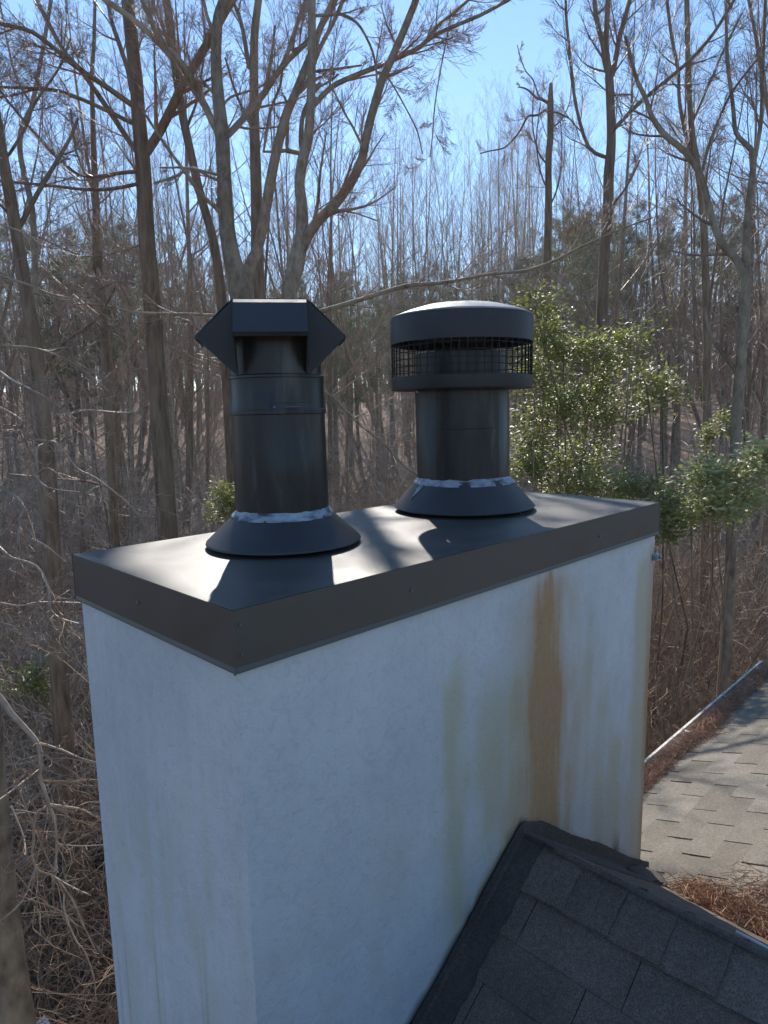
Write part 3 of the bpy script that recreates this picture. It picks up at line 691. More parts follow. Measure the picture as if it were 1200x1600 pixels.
SPEC_THICK = [None, L_(6, .2, -.02, 7, 60, .4, 3, .15, .6), L_(5, .26, -.03, 6, 60, .5, 3, .1, .6), L_(4, .3, -.02, 0, 0, 0, 3, 0, .5, .5)]
def proto_tree(kind, seed):
    """returns (trunk mesh data, crown mesh data, height)"""
    global rng; rng = np.random.default_rng(seed); tr = Mesh(); cr = Mesh()
    if kind in ('tall', 'slim', 'fork'):
        spec = SPEC_SLIM if kind == 'slim' else SPEC_TALL; Ht = {'tall': 20, 'slim': 16, 'fork': 18}[kind] * rng.uniform(.92, 1.1); r0 = {'tall': .135, 'slim': .08, 'fork': .125}[kind]
        if kind == 'fork':
            P, d = walk(np.zeros(3), np.array([rng.normal(0, .05), rng.normal(0, .05), 1]), Ht * .3, 4, .03, .03); rr = np.linspace(r0 * 1.15, r0 * .9, 5); tr.tube(P, rr, 8)
            for k in range(rng.integers(2, 4)):
                dd = side_dir(unit(P[-1] - P[-2]), R(rng.uniform(14, 28))); P2, _ = walk(P[-1], dd, Ht * .68, 8, .05, .07); r2 = np.linspace(r0 * .68, .012, 9); tr.tube(P2, r2, 6)
                sprout(cr, P2, r2, Ht * .68, 0, spec, 10, .15)
        else:
            P, d = walk(np.zeros(3), np.array([rng.normal(0, .04), rng.normal(0, .04), 1]), Ht, 9, .03, .05); rr = r0 * (1 - np.linspace(0, 1, 10) ** 1.2 * .92); rr[0] *= 1.25; tr.tube(P, rr, 8)
            sprout(cr, P, rr, Ht, 0, spec)
        return tr.build('trunk', M_bark_brown if kind != 'slim' else M_bark_grey, smooth=True, data_only=True), cr.build('branches', M_twig, data_only=True), Ht
    if kind == 'under':
        Ht = 5.5
        for k in range(3):
            d = unit(np.array([rng.normal(0, .35), rng.normal(0, .35), 1])); P, _ = walk(np.zeros(3), d, Ht * rng.uniform(.7, 1.1), 7, .1, .05); rr = np.linspace(.035, .008, 8); tr.tube(P, rr, 6)
            sprout(cr, P, rr, Ht * .8, 0, SPEC_UNDER, 9, .2)
        return tr.build('trunk', M_bark_grey, smooth=True, data_only=True), cr.build('branches', M_twig_pale, data_only=True), Ht
    if kind == 'brush':
        for k in range(34):
            d = unit(np.array([rng.normal(0, .55), rng.normal(0, .55), 1])); p = np.array([rng.normal(0, .5), rng.normal(0, .5), 0])
            P, _ = walk(p, d, rng.uniform(1.6, 3.6), 9, .12, -.045); rr = np.linspace(.009, .0025, 10); tr.tube(P, rr, 3)
            sprout(cr, P, rr, 2.2, 1, SPEC_UNDER, 9, .15)
        return tr.build('stems', M_twig, data_only=True), cr.build('branches', M_twig_rust, data_only=True), 3
    if kind == 'thicket':
        for k in range(30):
            d = unit(np.array([rng.normal(0, .55), rng.normal(0, .55), 1])); p = np.array([rng.normal(0, .6), rng.normal(0, .6), 0])
            P, _ = walk(p, d, rng.uniform(3.5, 6.5), 12, .2, -.06); rr = np.linspace(.014, .003, 13); tr.tube(P, rr, 4)
            sprout(cr, P, rr * .8, 3.6, 1, SPEC_THICK, 13, .25)
        return tr.build('stems', M_twig, data_only=True), cr.build('branches', M_twig_rust, data_only=True), 5
    if kind == 'pine':
        Ht = 20; P, _ = walk(np.zeros(3), np.array([rng.normal(0, .03), rng.normal(0, .03), 1]), Ht, 10, .02, .05); rr = .19 * (1 - np.linspace(0, 1, 11) ** 1.3 * .85); tr.tube(P, rr, 8)
        fol = Mesh()
        for c in range(34):
            t = .5 + .5 * ((c + rng.random()) / 34); f = t * 10; i = min(int(f), 9); q = P[i] + (P[i + 1] - P[i]) * (f - i); a = rng.random() * 6.283
            ln = (1.25 - t) * 5.2 * rng.uniform(.6, 1.2) + .5; d = unit(np.array([math.cos(a), math.sin(a), rng.uniform(-.1, .5)])); B, _ = walk(q, d, ln, 5, .12, .08)
            tr.tube(B, np.linspace(.045 * (1.3 - t), .01, 6), 4)
            for m_ in range(13):
                s_ = rng.uniform(.35, 1); j = min(int(s_ * 5), 4); c0 = B[j] + (B[j + 1] - B[j]) * (s_ * 5 - j) + rng.normal(0, .22, 3)
                tint = rng.random()
                K = 46; D = rng.normal(0, 1, (K, 3)); D[:, 2] += .5; D /= np.linalg.norm(D, axis=1)[:, None]; S_ = np.cross(D, rng.normal(0, 1, (K, 3))); S_ /= np.linalg.norm(S_, axis=1)[:, None]
                l = rng.uniform(.14, .3, K)[:, None]; o_ = c0 + rng.normal(0, .1, (K, 3)); V = np.stack([o_ + S_ * .015, o_ - S_ * .015, o_ + D * l], 1).reshape(-1, 3)
                fol.add(V, tris=np.arange(3 * K).reshape(-1, 3), col=(tint, 0, 0))
        return tr.build('trunk', M_bark_pine, smooth=True, data_only=True), fol.build('crown', M_needle, colors=True, data_only=True), Ht

def leaves_at(g, c, d, n, size, spread, tintlo=0, tinthi=1, flat=.4, face=(-.42, .1, 1)):
    """n leaves about c: pointed folded blades"""
    D = rng.normal(0, 1, (n, 3)) + d; D[:, 2] = D[:, 2] * .45 - .08; D /= np.linalg.norm(D, axis=1)[:, None]
    S_ = np.cross(D, rng.normal(0, flat, (n, 3)) + np.array(face)); S_ /= np.maximum(np.linalg.norm(S_, axis=1), 1e-6)[:, None]
    N = np.cross(S_, D); o = c + rng.normal(0, spread, (n, 3)); l = rng.uniform(.7, 1.2, n)[:, None] * size; w_ = l * .23
    V = np.stack([o, o + D * l * .5 + S_ * w_ + N * l * .06, o + D * l, o + D * l * .5 - S_ * w_ + N * l * .06], 1)
    tint = np.repeat(rng.uniform(tintlo, tinthi, n), 4)[:, None] * np.array([[1, 0, 0]])
    i = np.arange(n)[:, None] * 4
    g.add(V.reshape(-1, 3), tris=np.concatenate([i + np.array([[0, 1, 2]]), i + np.array([[0, 2, 3]])]), col=tint)

# -------- hero trees: limbs given by where they stand in the woods
def limb(px, d, wpx=None, w0=8, w1=4, dz=0.0):
    """px: list of (x, y[, extra distance]); widths as seen; returns points and radii, smoothed"""
    pts = []
    n = len(px)
    for i, q in enumerate(px):
        e = q[2] if len(q) > 2 else dz * i / max(1, n - 1)
        pts.append(at(q[0], q[1], d + e))
    pts = np.array(pts); ws = np.array(wpx, float) if wpx is not None else np.linspace(w0, w1, n)
    # Catmull-Rom
    out = []; wr = []
    E_ = np.vstack([2 * pts[0] - pts[1], pts, 2 * pts[-1] - pts[-2]])
    for i in range(n - 1):
        p0, p1, p2, p3 = E_[i:i + 4]
        for t in (0, .33, .67):
            out.append(.5 * ((2 * p1) + (-p0 + p2) * t + (2 * p0 - 5 * p1 + 4 * p2 - p3) * t * t + (-p0 + 3 * p1 - 3 * p2 + p3) * t ** 3)); wr.append(ws[i] + (ws[i + 1] - ws[i]) * t)
    out.append(pts[-1]); wr.append(ws[-1]); out = np.array(out); dist = np.maximum((out - CAM) @ BAS[:, 1], 1.0)
    return out, np.array(wr) / FPX * dist / 2
SPEC_HERO = [L_(5, .05, .05, 5, 45, .3, 6, .2, .5), L_(6, .07, .07, 10, 36, .55, 4, .12, .33, .25), L_(5, .085, .05, 10, 36, .6, 3, .1, .45), L_(4, .1, .04, 0, 0, 0, 3, 0, .5, .5)]
def hero(label, d, trunk, limbs, tm, cm, name='bare_tree', group=None, twl=1.15, tk=10, spec=SPEC_HERO, dens=1.0, ext=True):
    """trunk: (px list, widths) from the top down to the lowest seen place; it goes on down to the ground"""
    px, ws = trunk; P, r_ = limb(px, d, ws)
    low = P[-1]; gz = ground_z(low[0], low[1]); dv = unit(P[-1] - P[-3]) if len(P) > 3 else np.array([0, 0, -1.])
    if low[2] > gz + .3:
        k = 5; zz = np.linspace(low[2], gz - .15, k + 1)[1:]; drift = np.clip(dv[:2] / max(.3, -dv[2]), -.1, .1)
        ex = np.array([[low[0] + drift[0] * (low[2] - z) * .5, low[1] + drift[1] * (low[2] - z) * .5, z] for z in zz])
        P = np.vstack([P, ex]); r_ = np.concatenate([r_, np.linspace(r_[-1], r_[-1] * 1.25, k)])
    if ext:   # carry the stem on above the frame
        dtop = unit(P[0] - P[2]); ln = 2.6
        X_, _ = walk(P[0], dtop, ln, 5, .06, .06); P = np.vstack([X_[:0:-1], P]); r_ = np.concatenate([np.linspace(r_[0] * .4, r_[0] * .95, 5), r_])
    root = tag(empty(name, P[-1]), label, 'tree', group); org = P[-1]
    g = Mesh(); g.tube(P - org, r_, 12); g.build('trunk', tm, root, smooth=True)
    g = Mesh(); tw = Mesh()
    sprout(tw, P - org, r_, tk, 0, spec, max(1, int(7 * dens)), 0.0) if False else None
    body = [P]
    for lb in limbs:
        px, w0, w1 = lb[0], lb[1], lb[2]; dz = lb[3] if len(lb) > 3 else 0.0
        Q, qr = limb(px, d, None, w0, w1, dz)
        endx = px[-1]
        if (endx[1] < 15 or endx[0] < 15 or endx[0] > 1185) and ext:
            X_, _ = walk(Q[-1], unit(Q[-1] - Q[-3]), 1.3, 5, .08, .05); Q = np.vstack([Q, X_[1:]]); qr = np.concatenate([qr, np.linspace(qr[-1] * .9, .004, 5)])
        allp = np.vstack(body); dd_ = np.linalg.norm(allp - Q[0], axis=1); jn = int(dd_.argmin())
        if .02 < dd_[jn] < 1.2: Q = np.vstack([allp[jn], Q]); qr = np.concatenate([[qr[0]], qr])
        body.append(Q)
        Q = Q - org; g.tube(Q, qr, 8)
        Ls = np.linalg.norm(np.diff(Q, axis=0), axis=1).sum()
        sprout(tw, Q, qr, min(Ls, 3.0) * twl, 0, spec, max(2, int(Ls * 3.2 * dens)), .12)
    # twigs from the stem
    j0 = 5 if ext else 0; k0 = j0 + int(len(P) * .4); Q = P[j0:k0][::-1] - org; Ls = np.linalg.norm(np.diff(Q, axis=0), axis=1).sum()
    sprout(tw, Q, r_[j0:k0][::-1] * .35, 3.0, 0, spec, int(Ls * 1.6 * dens) + 2, .05)
    if g.n: g.build('limbs', tm, root, smooth=True)
    tw.build('twigs', cm, root)
    return root
rng = np.random.default_rng(21)
hero('thick brown bare tree left of the flue pipes with long limbs reaching left', 10.5,
     ([(199, 0), (207, 75), (213, 125), (216, 175), (222, 240), (226, 300), (229, 370), (234, 430), (239, 490), (246, 600), (256, 740), (262, 830)], [19, 20, 20, 21, 23, 24, 25, 26, 27, 28, 30, 31]),
     [([(216, 240), (205, 225), (165, 165), (130, 115), (100, 80), (75, 35), (58, 0)], 9, 6), ([(212, 168), (165, 135), (120, 105), (90, 80), (50, 50), (0, 37)], 9, 6, -.8),
      ([(212, 195), (150, 165), (95, 143), (55, 138), (0, 136)], 7, 4, -.5), ([(95, 143), (55, 140), (25, 148), (-5, 152)], 4, 3), ([(205, 140), (200, 110), (185, 65), (175, 35), (168, 0)], 8, 6, .6),
      ([(222, 248), (250, 205), (275, 155), (290, 125), (320, 75), (345, 30), (362, 0)], 15, 13, -.5), ([(222, 268), (190, 270), (150, 276), (120, 271), (95, 250), (60, 215), (10, 155)], 6, 4, -.4),
      ([(226, 285), (175, 295), (130, 296), (80, 290), (0, 283)], 6, 4, -.6), ([(225, 380), (180, 395), (130, 400), (60, 370)], 3, 2, -.5), ([(232, 450), (180, 440), (120, 470), (40, 455)], 3, 2, -.9)],
     M_bark_brown, M_twig)
hero('grey barked bare tree behind the hooded pipe that forks high into two curving limbs', 9.6,
     ([(350, 0), (341, 28), (338, 70), (338, 112), (342, 160), (347, 212), (350, 275), (354, 350), (362, 400), (372, 440), (379, 480), (384, 560)], [15, 16, 16, 17, 19, 22, 22, 24, 27, 33, 36, 36]),
     [([(343, 212), (332, 190), (320, 165), (298, 125), (260, 80), (220, 40), (165, 0)], 12, 9, .5), ([(296, 122), (290, 105), (250, 60), (235, 30), (222, 0)], 9, 7),
      ([(352, 345), (338, 325), (315, 305), (290, 270), (262, 232), (228, 180)], 8, 4, -.4), ([(350, 215), (362, 205), (385, 180), (410, 150), (440, 105), (475, 70), (500, 45), (520, 10)], 11, 7, .4),
      ([(445, 92), (452, 75), (462, 45), (476, 5)], 7, 6), ([(346, 170), (360, 152), (390, 142), (415, 130), (445, 100)], 4, 3), ([(348, 275), (320, 268), (290, 262), (250, 262)], 5, 3, -.3),
      ([(348, 285), (325, 275), (300, 262), (275, 275), (240, 287)], 5, 4, .4), ([(365, 495), (300, 491), (217, 489), (187, 482), (150, 475), (110, 476)], 5, 3, -.5),
      ([(340, 60), (325, 30), (318, 0)], 6, 5), ([(338, 150), (318, 130), (300, 122)], 5, 4)],
     M_bark_grey, M_twig)
hero('grey stem rising right beside the forked grey tree and bending right at the top', 9.9,
     ([(517, 8), (500, 45), (488, 80), (475, 112), (460, 150), (447, 180), (432, 237), (422, 287), (414, 335), (402, 390), (388, 425), (386, 480), (388, 560)], [9, 10, 11, 12, 13, 14, 15, 16, 16, 17, 20, 22, 22]),
     [([(412, 237), (422, 175), (437, 137), (441, 112)], 5, 4), ([(448, 235), (449, 205), (450, 170), (444, 150)], 6, 4), ([(460, 150), (476, 135), (483, 120), (500, 75), (520, 37), (534, 5)], 8, 6),
      ([(470, 240), (472, 187), (484, 155), (500, 130)], 8, 6)], M_bark_grey, M_twig)
hero('straight dark bare trunk just left of the forked pair above the hooded pipe', 13.0,
     ([(404, 0), (399, 40), (397, 75), (397, 175), (399, 250), (401, 325), (402, 400), (403, 470), (405, 560)], [11, 12, 13, 15, 17, 18, 20, 22, 23]),
     [([(392, 108), (388, 98), (380, 50), (370, 15), (360, 0)], 8, 5), ([(396, 200), (370, 150), (352, 90)], 5, 3), ([(400, 180), (420, 120), (430, 40)], 5, 3)], M_bark_brown, M_twig)
hero('lichen spotted bare tree above the hooded pipe whose stem sweeps right in a curve', 9.2,
     ([(487, 0), (487, 75), (486, 150), (482, 212), (473, 250), (468, 287), (472, 325), (471, 370), (462, 415), (452, 462), (448, 540), (450, 600)], [13, 13, 14, 15, 17, 16, 18, 21, 27, 24, 25, 26]),
     [([(463, 410), (480, 370), (500, 342), (525, 317), (550, 282), (565, 250), (570, 225), (582, 175), (597, 125), (605, 107), (625, 62), (647, 8)], 17, 11, -.6),
      ([(487, 168), (517, 137), (550, 120), (600, 100), (650, 77), (672, 60), (700, 45), (750, 24), (795, 0)], 9, 5, -.3), ([(655, 75), (668, 62), (682, 42), (707, 22), (732, 0)], 6, 4, -.3),
      ([(490, 112), (515, 109), (537, 106), (565, 102)], 5, 3, .3), ([(490, 140), (515, 127), (529, 116)], 4, 3), ([(532, 22), (550, 30), (565, 45), (582, 80), (588, 112)], 5, 3),
      ([(600, 115), (612, 130), (632, 165), (652, 205), (660, 240)], 3, 2), ([(705, 10), (700, 50), (690, 100), (680, 160), (676, 210), (672, 245)], 2.5, 1.6),
      ([(452, 500), (500, 487), (567, 467), (633, 447), (680, 443), (717, 438), (767, 428), (820, 423), (867, 407), (900, 390), (960, 362), (1020, 340)], 8, 2.5, -.6),
      ([(452, 600), (507, 612), (539, 641), (567, 667), (599, 693), (640, 735), (690, 760)], 5.5, 3, -1.0), ([(500, 342), (540, 330), (590, 345)], 4, 2)],
     M_bark_grey, M_twig)
hero('slim leaning brown tree between the thick left trunk and the forked grey tree', 14.5,
     ([(260, 0), (267, 50), (272, 90), (282, 160), (292, 212), (312, 300), (330, 362), (342, 425), (347, 475), (352, 560)], [13, 13, 13, 13, 13, 13, 14, 14, 15, 15]),
     [([(275, 110), (262, 60), (240, 10)], 6, 4), ([(290, 205), (310, 150), (318, 90)], 5, 3)], M_bark_brown, M_twig)
hero('dark leaning trunk at the left edge of the woods', 8.5,
     ([(-25, 60), (-10, 160), (5, 250), (20, 330), (34, 415), (47, 490), (60, 580), (72, 700), (80, 850), (85, 950)], [15, 16, 17, 18, 19, 21, 23, 25, 27, 28]),
     [([(33, 350), (60, 300), (90, 250), (110, 215), (122, 185)], 8, 4), ([(20, 340), (0, 320), (-20, 300)], 5, 3), ([(15, 240), (40, 200), (55, 160), (90, 110), (110, 60)], 5, 3, -.5), ([(60, 600), (95, 540), (150, 500), (180, 450)], 6, 3, -.8)], M_bark_brown, M_twig, ext=False)
hero('slim grey tree standing just right of the dark leaning trunk at left', 12.0,
     ([(70, 60), (50, 165), (33, 205), (33, 250), (50, 325), (54, 400), (56, 500), (60, 620)], [6, 7, 8, 8, 9, 9, 10, 10]), [([(50, 165), (25, 120), (10, 60)], 4, 3)], M_bark_grey, M_twig)
hero('dark crooked tree with a low fork left of the thick brown trunk', 12.5,
     ([(143, 120), (147, 250), (150, 325), (151, 400), (158, 450), (163, 520), (168, 640)], [6, 9, 11, 12, 11, 12, 13]),
     [([(150, 402), (135, 430), (112, 455), (92, 495), (85, 560)], 9, 6), ([(148, 300), (120, 240), (110, 170)], 4, 3), ([(150, 380), (185, 440), (205, 480)], 4, 3)], M_bark_brown, M_twig)
hero('tall brown tree right of centre that splits into three upright stems at the top', 13.0,
     ([(950, 0), (947, 65), (950, 100), (952, 122), (954, 170), (955, 225), (951, 275), (950, 325), (944, 400), (941, 475), (938, 560)], [8, 8, 9, 13, 13, 14, 16, 16, 16, 17, 17]),
     [([(952, 120), (946, 100), (942, 70), (932, 30), (929, 0)], 9, 7), ([(953, 125), (959, 107), (967, 62), (975, 32), (984, 0)], 9, 7, .2), ([(952, 212), (961, 200), (1000, 160), (1040, 127), (1080, 92), (1115, 52), (1147, 0)], 7, 5, -.5),
      ([(952, 248), (920, 230), (900, 165), (892, 100), (885, 30), (884, 0)], 6, 4, -.3), ([(952, 150), (985, 148), (1000, 165)], 3, 2), ([(950, 330), (980, 290), (1000, 250)], 4, 3)],
     M_bark_brown, M_twig)
hero('tall slim trunk with a parallel twin stem near the upper right', 14.0,
     ([(1073, 0), (1075, 95), (1077, 150), (1082, 212), (1090, 260), (1098, 330), (1102, 420), (1105, 540)], [8, 8, 8, 9, 10, 11, 12, 12]),
     [([(1088, 262), (1076, 230), (1062, 162), (1060, 112), (1050, 62), (1042, 0)], 6, 5), ([(1078, 200), (1100, 150), (1130, 80), (1160, 20)], 4, 3)], M_bark_brown, M_twig)
hero('forked tree at the right edge with a wide V of limbs', 9.5,
     ([(1135, 50), (1137, 100), (1145, 162), (1150, 207), (1168, 228), (1178, 245), (1172, 300), (1166, 370), (1165, 430), (1163, 500), (1157, 575), (1151, 650), (1148, 730)], [5, 6, 6, 7, 8, 9, 10, 12, 15, 16, 15, 16, 16]),
     [([(1166, 440), (1150, 405), (1125, 375), (1108, 325), (1095, 275), (1070, 237), (1040, 212), (1020, 185), (1007, 150), (995, 125), (985, 87), (977, 57)], 13, 5, -.4),
      ([(1180, 245), (1190, 180), (1192, 90), (1196, 0)], 7, 5), ([(1155, 585), (1135, 560), (1112, 527), (1100, 480)], 8, 4), ([(1095, 275), (1110, 220), (1140, 150), (1185, 90)], 6, 3)],
     M_bark_grey, M_twig)
hero('broken dead trunk snapped off at its top, with stubby crooked branches', 15.0,
     ([(861, 130), (860, 162), (860, 212), (857, 250), (857, 320), (855, 420), (855, 560)], [5, 10, 10, 10, 11, 13, 14]),
     [([(858, 162), (848, 156), (838, 153), (829, 144), (820, 138), (810, 136)], 5, 2), ([(852, 172), (840, 180), (825, 182), (815, 200), (807, 212), (795, 225), (785, 232), (765, 236), (750, 240)], 4, 2), ([(867, 175), (880, 180), (897, 192), (905, 215)], 3, 1.5), ([(842, 152), (833, 125), (822, 112), (815, 95), (808, 70)], 2.5, 1.2),
      ([(860, 200), (875, 190), (890, 160), (893, 120)], 2.5, 1.2), ([(857, 260), (840, 235), (832, 190), (835, 130)], 3, 1.2), ([(857, 300), (845, 270), (838, 220), (845, 160)], 3, 1.5), ([(856, 330), (872, 290), (878, 240), (876, 190)], 3, 1.5)],
     M_bark_brown, M_twig, name='dead_tree', ext=False, dens=1.1)
# near tree at the left edge whose low limbs hang in front
def near_left():
    d = 5.2
    P = np.array([at(-14, 1350, d)]); x, y = P[0][:2]; zs = np.linspace(ground_z(x, y) - .2, 3.2, 14)
    root = tag(empty('bare_tree', (x, y, zs[0])), 'pale smooth trunk at the bottom left corner with twisting low limbs', 'tree')
    pts = np.array([[0 + .02 * math.sin(i), .02 * math.cos(i * 1.3), z - zs[0]] for i, z in enumerate(zs)]); 
    lean = np.clip((zs + 1.0) / 4, 0, 1) ** 1.2; pts[:, 0] += -lean * 1.1; pts[:, 1] += lean * .4
    g = Mesh(); g.tube(pts, np.linspace(.19, .13, 14), 16); g.build('trunk', M_bark_grey, root, smooth=True)
    org = np.array([x, y, zs[0]])
    g = Mesh(); tw = Mesh()
    SP = [L_(5, .12, .0, 5, 55, .35, 5, .2, .5), L_(5, .22, .0, 4, 50, .4, 4, .15, .5, .3), L_(4, .3, .0, 0, 0, 0, 3, 0, .5, .5)]
    T = [([(-40, 1050), (0, 1090), (19, 1116), (45, 1144), (60, 1165), (64, 1195), (62, 1214), (71, 1240), (77, 1259), (86, 1285), (88, 1319), (87, 1360)], 10, 3), ([(62, 1161), (97, 1172), (124, 1184), (150, 1191)], 4, 2),
         ([(62, 1202), (37, 1221), (0, 1249), (-30, 1262)], 4, 3), ([(77, 1257), (105, 1261), (131, 1266), (160, 1283)], 4, 2.5), ([(75, 1259), (56, 1274), (52, 1319), (50, 1337), (60, 1360), (86, 1371), (112, 1405), (127, 1439), (150, 1487)], 5, 2),
         ([(86, 1371), (112, 1386), (142, 1399)], 3, 2), ([(100, 1395), (101, 1427), (120, 1472), (131, 1484), (146, 1525), (150, 1562)], 3, 2), ([(56, 1356), (34, 1409), (0, 1439)], 3, 2.5), ([(17, 1259), (37, 1307), (39, 1337)], 3, 2), ([(88, 1319), (124, 1322), (163, 1320)], 2.5, 1.5),
         ([(0, 580), (19, 594), (53, 611), (78, 625), (119, 655)], 4, 2.5), ([(109, 647), (137, 641), (200, 645), (212, 634)], 3, 1.5), ([(0, 637), (28, 653), (36, 666), (50, 684), (72, 689), (91, 694), (119, 731), (150, 747), (194, 781), (219, 806), (234, 808)], 5, 2),
         ([(0, 678), (31, 669), (36, 660)], 4, 3), ([(34, 668), (44, 700), (50, 738)], 3, 2), ([(67, 694), (58, 700), (56, 728)], 3, 2), ([(53, 743), (75, 731), (100, 750)], 3, 2), ([(53, 741), (75, 762), (125, 769)], 3, 2), ([(0, 759), (34, 786), (31, 812), (28, 853)], 5, 4),
         ([(50, 842), (72, 853), (103, 878)], 3, 2), ([(0, 856), (19, 872), (56, 884), (75, 916), (78, 950), (94, 966), (125, 975)], 5, 2.5), ([(0, 942), (31, 947), (62, 941), (125, 942)], 3.5, 2), ([(78, 965), (90, 985), (112, 955)], 3, 1.5),
         ([(0, 430), (45, 445), (90, 462), (150, 470)], 4, 1.5), ([(0, 350), (40, 365), (70, 385), (105, 388)], 3, 1.5), ([(0, 540), (60, 545), (120, 570), (170, 612)], 3, 1.5)]
    trunk_at = lambda z: org + np.array([np.interp(z - zs[0], pts[:, 2], pts[:, 0]), np.interp(z - zs[0], pts[:, 2], pts[:, 1]), z - zs[0]])
    for px, a, b in T:
        Q, r = limb(px, d - .5, None, a, b, rng.uniform(-.5, .3))
        if px[0][0] <= 0:   # join it to the trunk outside the frame
            tz = min(Q[0][2] - .3, 3.0); tp = trunk_at(max(tz, -2.4)); mid = (tp + Q[0]) / 2 + np.array([0, 0, .12])
            Q = np.vstack([tp, mid, Q]); r = np.concatenate([[r[0] * 1.6, r[0] * 1.3], r])
        Q = Q - org; g.tube(Q, r, 6); Ls = np.linalg.norm(np.diff(Q, axis=0), axis=1).sum()
        sprout(tw, Q, r, min(Ls, 1.4), 0, SP, int(Ls * 8) + 3, .1 if px[0][0] > 0 else .4)
    g.build('limbs', M_twig_pale, root, smooth=True); tw.build('twigs', M_twig, root)
near_left()

# ------------------------------------------------------------------ woods: copies
PLACED = {}
def place(proto, name, x, y, sc, label, cat, group, lean=.02, names=('trunk', 'branches')):
    root = empty(name, (x, y, ground_z(x, y) - .05), random.uniform(0, 6.28)); root.scale = (sc, sc, sc)
    root.rotation_euler[0] = random.gauss(0, lean); root.rotation_euler[1] = random.gauss(0, lean)
    tag(root, label, cat, group); v_ = np.array([x, y, 0]) - CAM; PLACED.setdefault(label, []).append((math.atan2(v_[0], v_[1]), root))
    for nm, me in zip(names, proto[:2]): link(nm, me, root)
    return root
PT = [proto_tree('tall', 100 + i) for i in range(4)]; PS = [proto_tree('slim', 200 + i) for i in range(4)]; PF = [proto_tree('fork', 300 + i) for i in range(3)]
PU = [proto_tree('under', 400 + i) for i in range(4)]; PB = [proto_tree('brush', 500 + i) for i in range(4)]; PK = [proto_tree('thicket', 700 + i) for i in range(3)]; PP = [proto_tree('pine', 600 + i) for i in range(3)]
taken = []
def free(x, y, m):
    for a, b in taken:
        if (a - x) ** 2 + (b - y) ** 2 < m * m: return False
    taken.append((x, y)); return True
GAPS = [at(p[0], 700, p[1])[:2] for p in ((860, 9), (930, 9), (1000, 8.5), (1080, 8.6), (1130, 8.6), (1190, 8.6), (1110, 11), (1180, 12))] + [np.array([2.5, 0]), np.array([3.8, .2]), np.array([.4, .3]), np.array([1.3, .3])]
def shades(x, y, hw=1.5):
    for g_ in GAPS:
        dx, dy = x - g_[0], y - g_[1]; t = dx * .63 + dy * .78; n_ = abs(dx * .78 - dy * .63)
        if .5 < t < 17 and n_ < hw: return True
    return False
def spot(pxlo, pxhi, dlo, dhi, m, bias=1.0, tries=60, hw=0):
    for _ in range(tries):
        px = random.uniform(pxlo, pxhi); d = dlo + (dhi - dlo) * random.random() ** bias; v = at(px, 640, d)
        if hw and shades(v[0], v[1], hw): continue
        if free(v[0], v[1], m): return px, d, v
    return None
def open_sky(px): return 610 < px < 850
ZONES = [(0, 'beyond the left side of the view'), (110, 'at the far left'), (215, 'left of the thick brown trunk'), (310, 'just right of the thick brown trunk'), (420, 'behind the hooded pipe'), (515, 'close right of the hooded pipe'),
         (610, 'between the two pipes'), (720, 'behind the mesh cap, left half'), (840, 'behind the mesh cap, right half'), (930, 'behind the glossy evergreen shrub'), (1030, 'above the cover right corner'), (1120, 'beside the right edge forked tree'), (1201, 'at the right edge'), (9999, 'beyond the right side of the view')]
def zone(px, d, near):
    return ('near ' if d < near * .72 else 'mid distance ' if d < near * 1.35 else 'distant '), next(z for lim, z in ZONES if px < lim)
